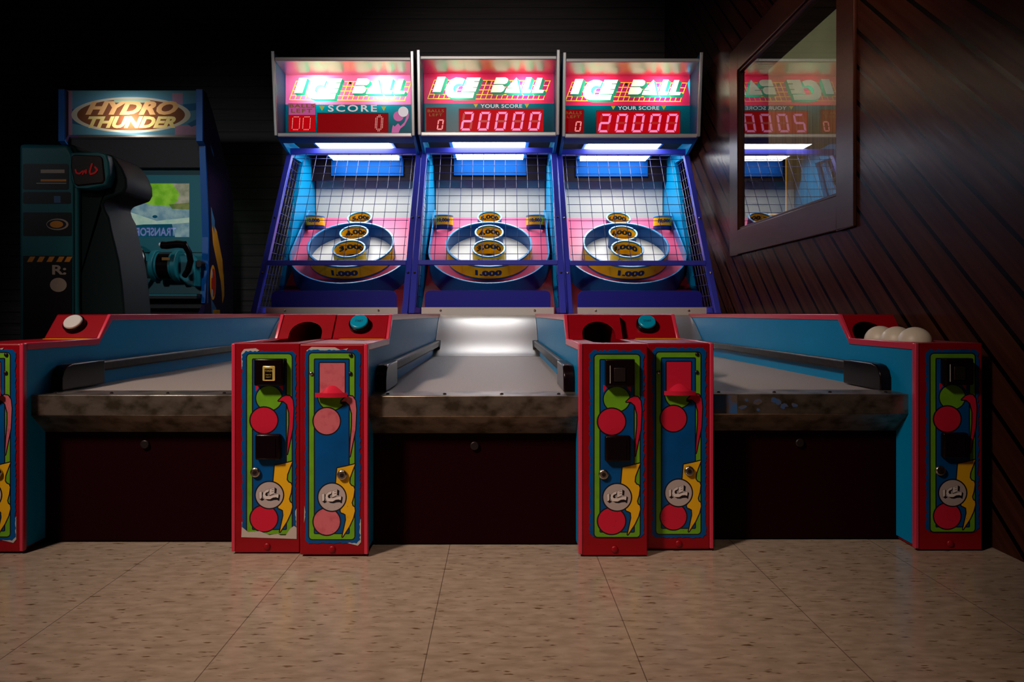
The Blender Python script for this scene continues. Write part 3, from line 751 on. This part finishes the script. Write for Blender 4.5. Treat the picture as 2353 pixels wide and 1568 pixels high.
    ow = wall(pts, -.080, .052, .008, 'outer_curb', M['ring'], bd)
    wall([(x, y) for x, y in pts], .052, .056, .008, 'curb_rim', M['rim'], ow)
    # big ring
    rs = .333; rr = .2485; fn = lambda a, b, c: PF(a, rs+b, c)
    rg = MB().lathe([(rr, -.002), (rr, .088), (rr-.008, .088), (rr-.008, -.002)], fn, 96).build('big_ring', M['ring'], bd, smooth=True)
    MB().lathe([(rr+.002, .086), (rr+.002, .094), (rr-.010, .094), (rr-.010, .086)], fn, 96).build('ring_rim', M['rim'], rg, bevel=.0015)
    band(MB(), rr+.0015, fn, -1, PI*.47, .014, .084, n=48).build('outer_label', M['yel'], rg, fix=False)
    wrap(text('1,000', 0, .046, .15, .042, 1, .06), rr+.003, fn, -1).build('numerals', M['num'], rg, fix=False)
    MB().lathe([(0.001, .004), (rr-.008, .004)], fn, 64, closed=False).build('ring_floor', M['white'], rg, fix=False)
    cup(root, 0, .272, .0925, .098, M['ring'], None, '3,000', '2,000')
    cup(root, 0, .452, .083, .098, M['ring'], None, '4,000')
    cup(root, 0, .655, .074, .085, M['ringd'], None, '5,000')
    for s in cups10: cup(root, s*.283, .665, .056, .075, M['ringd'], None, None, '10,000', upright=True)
    # dark holes in the cups
    for (s_, r_) in ((.272, .08), (.452, .07), (.655, .062)):
        MB().lathe([(.001, .006), (r_, .006)], lambda a, b, c: PF(a, s_+b, c), 32, closed=False).build('cup_hole', M['dark'], bd, fix=False)
    # back wall, cage ceiling, light
    zt = E+1.0
    MB().box(-bh_, bh_, 3.15, 3.165, E+.56, zt).build('backboard', M['backw'], root)
    MB().box(-bh_, bh_, 3.05, 3.06, E+.865, zt+.012).build('shade_valance', M['dark'], root)  # added black strip standing in for shade on the upper backboard
    MB().box(-bh_, bh_, 2.47, 3.165, zt+.012, zt+.03).build('cage_ceiling', M['dark'], root)
    ls = MB().box(-.235, .235, 2.475, 3.045, zt+.0005, zt+.011).build('light_housing', M['headblue'], root)
    MB().box(-.212, .212, 2.50, 3.005, zt-.010, zt).build('light_lens', M['lens'], ls)
    MB().box(-.235, .235, 3.035, 3.045, E+.895, zt).build('light_baffle', M['baffle'], ls)
    # cabinet sides
    for s in (-1, 1):
        xo, xi = s*(h2-.002), s*(h2-.030); xa, xb = sorted((xo, xi))
        MB().px([(2.08, .004), (2.08, E-.02), (2.39, E+.03), (2.82, E+.90), (2.86, E+.955), (3.25, E+.955), (3.25, .004)], xa, xb).build('cage_side_panel', M['blue'], root, bevel=.002)
        # painted face strip on panel edge
        # frame: sloping post + foot + side mesh
        sx = s*(h2-.001); xa, xb = sorted((sx, sx-s*.030))
        P0 = (1.975, E+.0); P1 = (2.61, E+.96); dy, dz = (P1[0]-P0[0]), (P1[1]-P0[1]); l = math.hypot(dy, dz); ty, tz = dy/l, dz/l
        post = MB().px([P0, (P0[0]+.04, P0[1]), (P1[0]+.04, P1[1]), P1], xa, xb).build('cage_post', M['cage'], root, bevel=.002)
        for q in (.22, .55):
            MB().sphere(((xa+xb)/2, P0[0]+dy*q-.001, P0[1]+dz*q), .007, 10).build('bolt', M['bolt'] if variant == 2 else M['dbolt'], post, smooth=True)
        MB().px([(2.0, E+.001), (2.30, E+.001), (2.30, E+.03), (2.02, E+.03)], xa, xb).build('cage_foot', M['cage'], root, bevel=.002)
        g = MB(); xm = s*(h2-.012)
        for k in range(1, 7):
            o_ = .035+.052*k
            g.tube((xm, P0[0]+o_, E+.028), (xm, P1[0]+o_*.98, P1[1]-.01), .0017, 5)
        for k in range(16):
            q = .035+.93*k/15
            g.tube((xm, P0[0]+.03+dy*q, P0[1]+dz*q), (xm, P0[0]+.40+dy*q, P0[1]+dz*q+.0), .0017, 5)
        g.build('side_wire_mesh', M['wire'], root)
    MB().box(-h2+.008, h2-.008, 2.595, 2.64, E+.942, E+.975).build('cage_top_bar', M['cage'], root, bevel=.003)
    q0 = .277; yb = P0[0]+dy*q0; zb = P0[1]+dz*q0
    MB().box(-h2+.03, h2-.03, yb-.004, yb+.022, zb-.012, zb+.014).build('cage_cross_bar', M['cage'], root, bevel=.003)
    g = MB(); xw = h2-.05; nv = 11; off = .012
    for k in range(nv+1):
        x = -xw+2*xw*k/nv
        g.tube((x, yb+.01, zb), (x, P1[0]+.01, P1[1]-.005), .0017, 5)
    for k in range(1, 14):
        q = q0+(1-q0)*k/14
        g.tube((-xw-.01, P0[0]+.008+dy*q, P0[1]+dz*q), (xw+.01, P0[0]+.008+dy*q, P0[1]+dz*q), .0016, 5)
    g.build('front_wire_mesh', M['wire'], root)
    # head with the lit sign
    hh = h2-.008
    hp = [(2.29, E+1.425), (2.30, E+1.43), (2.40, E+1.43), (3.2, E+1.41), (3.2, E+.965), (2.62, E+.93), (2.40, E+.985), (2.345, E+.995)]
    for s in (-1, 1):
        xa, xb = sorted((s*hh, s*(hh-.016)))
        hs = MB().px(hp, xa, xb).build('head_side', M['blue'] if variant else M['blue'], root, bevel=.001)
        xa, xb = sorted((s*(hh+.002), s*(hh-.018)))
        MB().px([(2.282, E+1.437), (2.291, E+1.437), (2.352, E+.992), (2.342, E+.985)], xa, xb).build('chrome_edge', M['chrome'], hs, bevel=.004, seg=3)
    hi = hh-.016
    MB().px([(2.31, E+1.392), (2.31, E+1.40), (3.2, E+1.40), (3.2, E+1.385), (2.505, E+1.375)], -hi, hi).build('head_hood', M['hood'], root)
    MB().box(-hi, hi, 2.298, 2.312, E+1.388, E+1.408).build('hood_trim', M['steelhl'], root, bevel=.004, seg=3)
    lip = MB().px([(2.36, E+.985), (2.36, E+1.005), (2.47, E+1.012), (2.47, E+1.003), (2.40, E+.958)], -hi, hi).build('head_shelf', M['headblue'], root)
    MB().box(-hi, hi, 2.345, 2.36, E+.982, E+1.004).build('shelf_trim', M['steelhl'], lip, bevel=.004, seg=3)
    K = .735/2145
    mosaic('lit_sign', marquee_art(variant), lambda u, v: ((u-1162)*K, 2.50, E+1.37-(v-85)*K), root, clip=(1162-hi/K, 60, 1162+hi/K, 1130))
    bx = MB().box(-hi, hi, 2.80, 2.815, E+1.0, E+1.385)
    bx.build('sign_box_back', M['boxin'], root)
    MB().box(-hi, hi, 2.51, 2.80, E+1.366, E+1.374).build('sign_box_lid', M['boxin'], root)
    for u in (1745, 640):
        x = (u-1162)*K; zz = E+1.37-(290-85)*K
        lp = lamp('sign_bulb', 'POINT', (0, 0, 0), 4.0 if variant else 8.5, (1.0, 0.93, 0.80), .012); lp.parent = root; lp.location = (x, 2.55, zz)
    return root
pal_a = dict(red=M['d_red'], soft=M['d_pink'], lip=M['d_red'], token=True)
pal_b = dict(red=M['d_red'], soft=M['d_red'], lip=M['d_red'], token=False)
m1 = machine(-.859, .02, .795, 'ball rolling machine with a single lit 0 score and a token plate, leftmost of three', 0, pal_a, pal_a, (True, True), M['btn_w'], cups10=(-1,), seed=1)
m2 = machine(-.059, 0, .795, 'ball rolling machine standing between the two others, its lane seen straight on', 1, pal_b, pal_a, (True, False), M['btn_t'], seed=2, hole_dx=.01)
m3 = machine(.737, .04, .785, 'ball rolling machine beside the boarded window wall, with three cream balls on it', 2, pal_b, pal_b, (False, False), M['btn_t'], seed=3, hole_dx=-.018, cups10=(1,), blue_reflect=True)
bxm = .737+.785/2-.075-.018
for i, (yy, lb) in enumerate(((1.801, 'cream ball at the front of the tray, nearest of three'), (1.883, 'cream ball in the tray between the other two balls'), (1.965, 'cream ball rolled out just below the round hole, farthest of three'))):
    tag(MB().sphere((bxm, yy, E-.07-.045+.0405), .040, 40).build('ball', M['ball'], smooth=True), lb, 'ball', 'cream balls in the return tray')

# ------------------------------------------------------------------ boat racing cabinet at the left
def at(x, y, Z): return ((x-1147)*Z/F, Z, E+(720-y)*Z/F)
cb = empty('racing_cabinet', (-2.14, 4.2, 0), 'boat racing arcade cabinet with an oval lit sign, screen and throttle', 'arcade machine')
def L_(x, y, z): return (x+2.14, y-4.2, z)
M['cabart'] = mat('dark_cabinet_side', (0.012, 0.008, 0.03), 0.3, noise=((4, 4, 4), (0.03, 0.01, 0.05), .4, .7))
M['cabedge'] = mat('blue_edge_strip', (0.0, 0.09, 0.36), 0.35)
M['black2'] = mat('dark_cabinet_black', (0.010, 0.003, 0.004), 0.5)
Hc = E+1.30; xr = .400; xl = -.400
sidep = [(0, Hc), (.06, Hc), (.16, Hc-.10), (.42, Hc-.42), (.48, Hc-.55), (.48, 0), (-.12, 0), (-.12, .45), (.08, E+.06), (.10, E+.45), (.04, E+.98), (0, E+1.0)]
for s, x in ((1, xr), (-1, xl)):
    sd = MB().px(sidep, x-.015, x+.015).build('cabinet_side', M['cabart'], cb)
    e = MB(); ed = [(0, Hc), (0, E+1.0), (.04, E+.98), (.085, E+.45), (.07, E+.06)]
    for a, b in zip(ed[:-1], ed[1:]):
        e.px([(a[0]-.008, a[1]), (a[0]+.006, a[1]), (b[0]+.006, b[1]), (b[0]-.008, b[1])], x-.018, x+.018)
    e.build('edge_strip', M['cabedge'], sd)
    if s == 1:
        M['a_or'] = mat('art_orange', (0.75, 0.30, 0.02), .35); M['a_red'] = mat('art_red', (0.55, 0.02, 0.01), .35); M['a_wh'] = mat('art_white', (0.6, 0.5, 0.45), .35)
        M['a_bl'] = mat('art_blue', (0.05, 0.16, 0.32), .35)
        # art in (y, z) mm on the outside face
        Ls = [([[(10,E*1000-60),(440,E*1000-60),(440,E*1000+760),(150,E*1000+1030),(60,E*1000+1030),(100,E*1000+450)]], M['cabart']), ([[(130,E*1000+560),(210,E*1000+500),(300,E*1000+330),(330,E*1000+150),(300,E*1000+90),(270,E*1000+200),(200,E*1000+330),(150,E*1000+420)]], M['a_or']),
              ([[(120,E*1000+640),(180,E*1000+560),(170,E*1000+480),(130,E*1000+540)], [(110,E*1000+1010),(150,E*1000+980),(170,E*1000+940),(130,E*1000+970)]], M['a_bl']),
              ([[(320,E*1000+260),(290,E*1000+120),(300,E*1000+60),(330,E*1000+110)]], M['a_or']),
              ([circle(150, E*1000+185, 46, 24, 105)], M['a_or']), ([circle(158, E*1000+185, 32, 24, 85)], M['a_red']), ([circle(135, E*1000+235, 12, 12, 26), circle(140, E*1000+120, 12, 12, 26)], M['a_wh']),
              ([[(120,E*1000+90),(200,E*1000+30),(230,E*1000-40),(140,E*1000-60)]], M['a_bl']), ([[(150,E*1000+20),(260,E*1000+20),(260,E*1000-120),(150,E*1000-120)]], M['a_or'])]
        mosaic('side_art', Ls, lambda u, v: (x+.0165, u/1000, v/1000), sd)
# sign: drawn in photo pixels
def cx_(u, v, Y=4.235): p = at(u, v, Y); return L_(*p)
M['h_bg'] = trans('sign_pale_blue', (0.10, 0.26, 0.34)); M['h_cream'] = trans('sign_cream', (0.62, 0.56, 0.40)); M['h_dark'] = trans('sign_brown', (0.20, 0.07, 0.03)); M['h_or'] = trans('sign_amber', (0.85, 0.45, 0.16)); M['h_pink'] = trans('sign_mauve', (0.40, 0.22, 0.30))
M['h_gr'] = trans('sign_green', (0.40, 0.50, 0.30)); M['h_yel'] = trans('sign_yellow', (0.85, 0.65, 0.22)); M['h_blue'] = trans('sign_blue', (0.03, 0.13, 0.24))
Ls = [([rect(140, 208, 462, 310)], M['h_bg']), ([rect(140, 208, 166, 310), rect(396, 214, 420, 240), rect(402, 288, 462, 310)], M['h_pink']), ([[(420,240),(462,236),(462,252),(425,256)], [(430,285),(462,268),(462,284),(440,292)], [(166,250),(200,262),(196,290),(166,284)]], M['h_blue']),
      ([circle(301, 264, 137, 64, 41)], M['h_cream']), ([circle(301, 264, 124, 64, 36)], M['h_dark']), ([rect(262, 228, 345, 236)], M['h_gr']),
      (text('HYDRO', 303, 248, 214, 32, -1, .05, shear=.35), M['h_or']), (text('THUNDER', 303, 281, 202, 27, -1, .05, shear=.35), M['h_yel'])]
mosaic('lit_sign', Ls, lambda u, v: cx_(u, v), cb)
MB().px([(.045, Hc-.02), (.06, Hc-.02), (.15, Hc-.11), (.41, Hc-.43), (.41, Hc-.45), (.14, Hc-.125), (.05, Hc-.035)], xl+.015, xr-.015).build('top_panel', M['cabedge'], cb)
MB().box(xl+.015, xr-.015, .135, .14, E+1.035, Hc-.12).build('sign_box_back', M['boxin'], cb)
MB().box(xl+.015, xr-.015, .045, .14, E+1.025, E+1.035).build('sign_box_floor', M['black2'], cb)
lp = lamp('sign_tube', 'POINT', (0, 0, 0), 2.6, (1.0, .93, .85), .02); lp.parent = cb; p = cx_(303, 280); lp.location = (p[0], .095, p[2])
# hood recess, bezel, screen
MB().px([(.05, E+1.025), (.06, E+.86), (.20, E+.86), (.30, E+1.025)], xl+.015, xr-.015).build('speaker_hood', M['black2'], cb)
def pxpoly(pts, Y): return [(at(x, y, Y)[0]+2.14, at(x, y, Y)[2]) for x, y in pts]
Yb = 4.31; dyb = Yb-4.2
bz = MB(); a, b_, c_, d_ = xl+.015, xr-.015, E+(720-580)*Yb/F, E+.88
s0, s1 = at(204, 545, Yb)[0]+2.14, at(435, 545, Yb)[0]+2.14; t0, t1 = at(0, 545, Yb)[2], at(0, 421, Yb)[2]
bz.box(a, s0, dyb, dyb+.03, c_, d_); bz.box(s1, b_, dyb, dyb+.03, c_, d_); bz.box(s0, s1, dyb, dyb+.03, c_, t0); bz.box(s0, s1, dyb, dyb+.03, t1, d_)
bz.build('screen_bezel', M['teal'], cb)
def scr(name, c, c2, s):
    m = mat(name, (0.01, 0.01, 0.012), 0.015, emit=c, es=s); nt = m.node_tree; b = nt.nodes['Principled BSDF']
    tc = nt.nodes.new('ShaderNodeTexCoord'); nz = nt.nodes.new('ShaderNodeTexNoise'); nz.inputs['Scale'].default_value = 22; nz.inputs['Detail'].default_value = 4
    r = nt.nodes.new('ShaderNodeValToRGB'); r.color_ramp.elements[0].position = .35; r.color_ramp.elements[1].position = .65
    r.color_ramp.elements[0].color = (*c, 1); r.color_ramp.elements[1].color = (*c2, 1)
    nt.links.new(tc.outputs['Object'], nz.inputs['Vector']); nt.links.new(nz.outputs['Fac'], r.inputs[0]); nt.links.new(r.outputs[0], b.inputs['Emission Color'])
    return m
M['s_g'] = scr('screen_green_hill', (0.10, 0.30, 0.01), (0.20, 0.42, 0.03), .75); M['s_dg'] = scr('screen_dark_hill', (0.06, 0.12, 0.02), (0.14, 0.16, 0.05), .8); M['s_w'] = scr('screen_water', (0.10, 0.20, 0.26), (0.22, 0.33, 0.34), .7)
M['s_r'] = scr('screen_rock', (0.16, 0.17, 0.11), (0.28, 0.27, 0.2), .8); M['s_f'] = scr('screen_foam', (0.32, 0.42, 0.34), (0.22, 0.36, 0.30), .8); M['s_d'] = scr('screen_dark_water', (0.0, 0.05, 0.09), (0.0, 0.07, 0.12), .6)
Ys = Yb+.012
Ls = [([rect(204, 421, 435, 545)], M['s_w']), ([rect(380, 421, 435, 470)], M['s_r']), ([[(204,421),(395,421),(412,445),(408,462),(388,475),(340,470),(300,458),(204,478)]], M['s_g']), ([[(388,470),(435,466),(435,482),(395,480)], [(270,421),(345,421),(330,440),(300,448)]], M['s_dg']),
      ([[(204,500),(300,488),(360,508),(435,500),(435,512),(300,522),(204,522)]], M['s_f']), ([[(204,528),(330,516),(395,515),(402,545),(204,545)]], M['s_d']), ([circle(356, 498, 6, 10, 3.5)], M['s_d']), ([circle(344, 507, 5, 10, 2.5), circle(258, 468, 12, 12, 2.5)], M['s_f'])]
mosaic('screen', Ls, lambda u, v: L_(*at(u, v, Ys)), cb)
# dashboard
MB().px([(-.12, E-.10), (.10, E+.03), (.12, E+.40), (.14, E+.40), (.14, 0.02), (-.12, 0.02)], a, b_).build('dashboard', M['black2'], cb)
MB().px([(.055, E+.085), (.075, E+.10), (.125, E+.41), (.135, E+.41), (.135, E+.08)], a, b_).build('dash_fascia', M['teal'], cb)
MB().box(a, b_, -.01, .0, E+.098, E+.110).build('dash_edge', M['teal'], cb)
MB().px([(-.01, E+.100), (.08, E+.115), (.08, E+.09), (-.01, E+.085)], a, b_).build('dash_ledge', M['black2'], cb)
# wheel
wc = Vector(L_(*at(285, 607, 4.19))); wr = .128; pts = []
for i in range(40):
    t = 2*PI*i/40; pts.append(wc+Vector((wr*.88*math.cos(t), .03*math.sin(t), wr*math.sin(t))))
wh = MB().path(pts, .014, 8, closed=True).build('steering_wheel', M['black'], cb, smooth=True)
sp_ = MB()
for t in (0.3, 2.2, 4.2): sp_.tube(wc+Vector((0, .02, 0)), wc+Vector((wr*.86*math.cos(t), 0, wr*.97*math.sin(t))), .012, 8)
sp_.tube(wc+Vector((0, .09, 0)), wc+Vector((0, .0, 0)), .032, 16)
sp_.build('wheel_spokes', M['black2'], wh)
M['cream2'] = mat('cream_print', (0.5, 0.42, 0.34), .5)
mosaic('wheel_badge', [([[(286,590),(300,588),(318,602),(316,610),(304,604)]], M['cream2']), ([[(292,592),(302,596),(302,603)]], M['a_red'])], lambda u, v: L_(*at(u, v, 4.17)), wh)
# throttle drum and lever
dc = at(377, 610, 4.14); 
def dpt(x, y, Y): return L_(*at(x, y, Y))
dr = MB(); zc = dc[2]; R_ = .088
for (xa_, xb_, r_) in ((349, 360, .092), (360, 400, .080), (400, 411, .095)):
    dr.tube((at(xa_, 0, 4.17)[0]+2.14, -.0, zc-.0), (at(xb_, 0, 4.17)[0]+2.14, -.0, zc), r_, 32)
dr = dr.build('throttle_drum', M['teal'], cb, bevel=.004)
MB().tube((at(366, 0, 4.17)[0]+2.14, 0, zc), (at(393, 0, 4.17)[0]+2.14, 0, zc), .0815, 32).build('drum_window', M['black'], dr)
MB().box(at(368, 0, 4.1)[0]+2.14, at(387, 0, 4.1)[0]+2.14, -.081, -.068, zc+.028, zc+.044).build('drum_label', M['a_or'], dr)
tv = MB().py([(x, z) for x, z in pxpoly([(400,585),(425,580),(445,600),(447,660),(430,655),(412,640),(400,630)], 4.17)], -.03, .09).build('throttle_housing', M['teal'], cb, bevel=.01, seg=3)
lv = MB(); 
lv.path([dpt(372, 563, 4.05), dpt(382, 564, 4.05), dpt(408, 561, 4.05), dpt(426, 563, 4.05)], .022, 12); lv.path([dpt(424, 563, 4.05), dpt(434, 580, 4.06), dpt(438, 600, 4.08), dpt(432, 622, 4.10), dpt(424, 634, 4.12)], .017, 10)
lv = lv.build('throttle_lever', M['black'], cb, smooth=True)
MB().sphere(dpt(368, 563, 4.05), .013, 14, sx=.6).build('lever_button', M['btn_w'], lv, smooth=True, label='pale pink thumb button')
pl = Vector(dpt(456, 606, 4.20)); MB().tube(pl+Vector((0, .05, 0)), pl, .020, 16).build('coin_knob', M['dbolt'], cb)
MB().py(pxpoly([(334,600),(346,600),(346,640),(336,640)], 4.2), -.01, .01).build('shift_panel', M['teald'], cb, bevel=.003)

# teal console in front of it
Zs = 2.60
ks = Zs/3.62
tw = empty('moulded_seat_back', (at(200, 720, Zs)[0], Zs, 0), 'teal moulded seat back with a black square headrest pod, in front of the racing cabinet', 'seat')
ox = at(200, 720, Zs)[0]
def sp2(x, y, Y=Zs): p = at(x, y, Y); return (p[0]-ox, p[2])
out = [(60,332),(170,334),(180,340),(184,350),(225,352),(258,357),(270,368),(284,388),(294,412),(295,432),(288,446),(268,453),(248,460),(241,470),(245,484),(254,500),(260,530),(268,562),(277,600),(284,650),(289,700),(292,740),(292,1074),(60,1074)]
MB().py([sp2(x, y) for x, y in out], -.02*ks, .26*ks).build('seat_shell', M['teald'], tw, bevel=.015, seg=3)
fc = [(60,336),(168,338),(176,352),(184,362),(184,720),(186,1074),(60,1074)]
MB().py([sp2(x, y) for x, y in fc], -.055*ks, -.02*ks).build('side_column', M['teal'], tw, bevel=.012, seg=3)
st = [(180,362),(192,368),(192,700),(197,760),(200,1074),(184,1074),(182,720)]
MB().py([sp2(x, y) for x, y in st], -.045*ks, -.018*ks).build('column_edge', M['teal'], tw, bevel=.006)
hd = [(181,358),(245,357),(262,362),(268,380),(270,405),(262,432),(230,440),(190,438),(182,420)]
pod = MB().py([sp2(x, y) for x, y in hd], -.075*ks, -.01*ks).build('headrest_pod', M['teal'], tw, bevel=.015, seg=3)
gp = [(186,367),(192,363),(250,366),(256,372),(261,420),(256,428),(200,434),(192,430),(184,390)]
gr = MB().py([sp2(x, y) for x, y in gp], -.082*ks, -.07*ks).build('speaker_grille', M['black2'], pod, bevel=.006)
M['redmark'] = mat('red_print', (0.45, 0.0, 0.0), .5, emit=(0.5, 0, 0), es=.12)
mk = stroke([(196,398),(198,405),(205,407),(212,401)], 3.5, False)+stroke([(212,408),(216,400),(220,406),(220,398)], 3, False)+stroke([(233,385),(228,402),(230,408),(240,405),(245,398),(240,392)], 4, False)
mosaic('red_mark', [(mk, M['redmark'])], lambda u, v: (sp2(u, v, Zs)[0], -.0845*ks, sp2(u, v)[1]), gr)
def dec(name, layers): mosaic(name, layers, lambda u, v: (sp2(u, v)[0], -.057*ks, sp2(u, v)[1]), tw)
M['dk'] = mat('sticker_black', (0.006, 0.003, 0.004), .4)
dec('instruction_sticker', [([rrect(70, 382, 173, 440, 4), rrect(70, 446, 178, 472, 4)], M['dk']), ([rect(110, 395, 164, 403)], M['cream2']), ([rect(110, 417, 168, 422)], M['a_or']), ([rect(100, 425, 168, 427)], M['cream2']), ([rect(140, 455, 155, 470)], M['a_bl'])])
dec('round_logo_sticker', [([rrect(70, 492, 180, 545, 3)], M['dk']), ([circle(148, 519, 25, 24, 13)], M['cream2']), ([circle(146, 519, 22, 24, 10.5)], M['dk']), ([circle(146, 519, 15, 24, 8)], M['a_or'])])
dec('warning_sticker', [([rrect(70, 590, 181, 1000, 3)], M['dk']), ([[(152+k, 592), (164+k, 592), (157+k, 604), (145+k, 604)] for k in (-66, -44, -22, 0, 18)], M['a_or']), (text('R:', 152, 622, 32, 22, -1, .03), M['cream2']), ([circle(150, 656, 19, 24, 16)], M['cream2'])])

# cabinet standing in the next room, seen through the window
nc = empty('poster_cabinet', (1.60, 4.45, 0), 'black cabinet front with a thin orange outline, seen through the window', 'arcade machine')
MB().box(-.20, .175, 0, .5, 0, E+1.02).build('cabinet_body', M['black2'], nc, bevel=.01)
M['orl'] = mat('orange_outline', (0.85, 0.42, 0.03), .4, emit=(1.0, .45, .03), es=.35)
rr_ = rrect(-190, E*1000+610, 166, E*1000+972, 14)
mosaic('outline', [(stroke(rr_, 7), M['orl'])], lambda u, v: (u/1000, -.002, v/1000), nc)
# lit sign of a machine behind the camera, whose reflection shows in the racing screen
rm = empty('wall_sign', (-4.47, -.5, 0), 'long lit violet arcade sign behind the viewer, mirrored in the racing screen', 'sign')
M['vsign'] = glow('violet_sign_letters', (0.35, 0.30, 0.75), 7.0); M['ysign'] = glow('yellow_sign_letters', (0.8, 0.8, 0.2), 9.0)
MB().box(-.45, .45, -.1, 0, E+.80, E+1.14).build('sign_box', M['black2'], rm)
mosaic('sign_letters', [(text('TRANSFORMERS', 0, E*1000+1030, 760, 105, 1, .02), M['vsign']), (text('MORE THAN MEETS', 0, E*1000+935, 380, 30, 1, .02)+text('THE EYE', 0, E*1000+895, 200, 30, 1, .02), M['ysign'])], lambda u, v: (-u/1000, .002, v/1000), rm)
MB().box(-.4, .4, -.6, -.1, 0, E+1.14).build('sign_cabinet', M['black2'], rm)
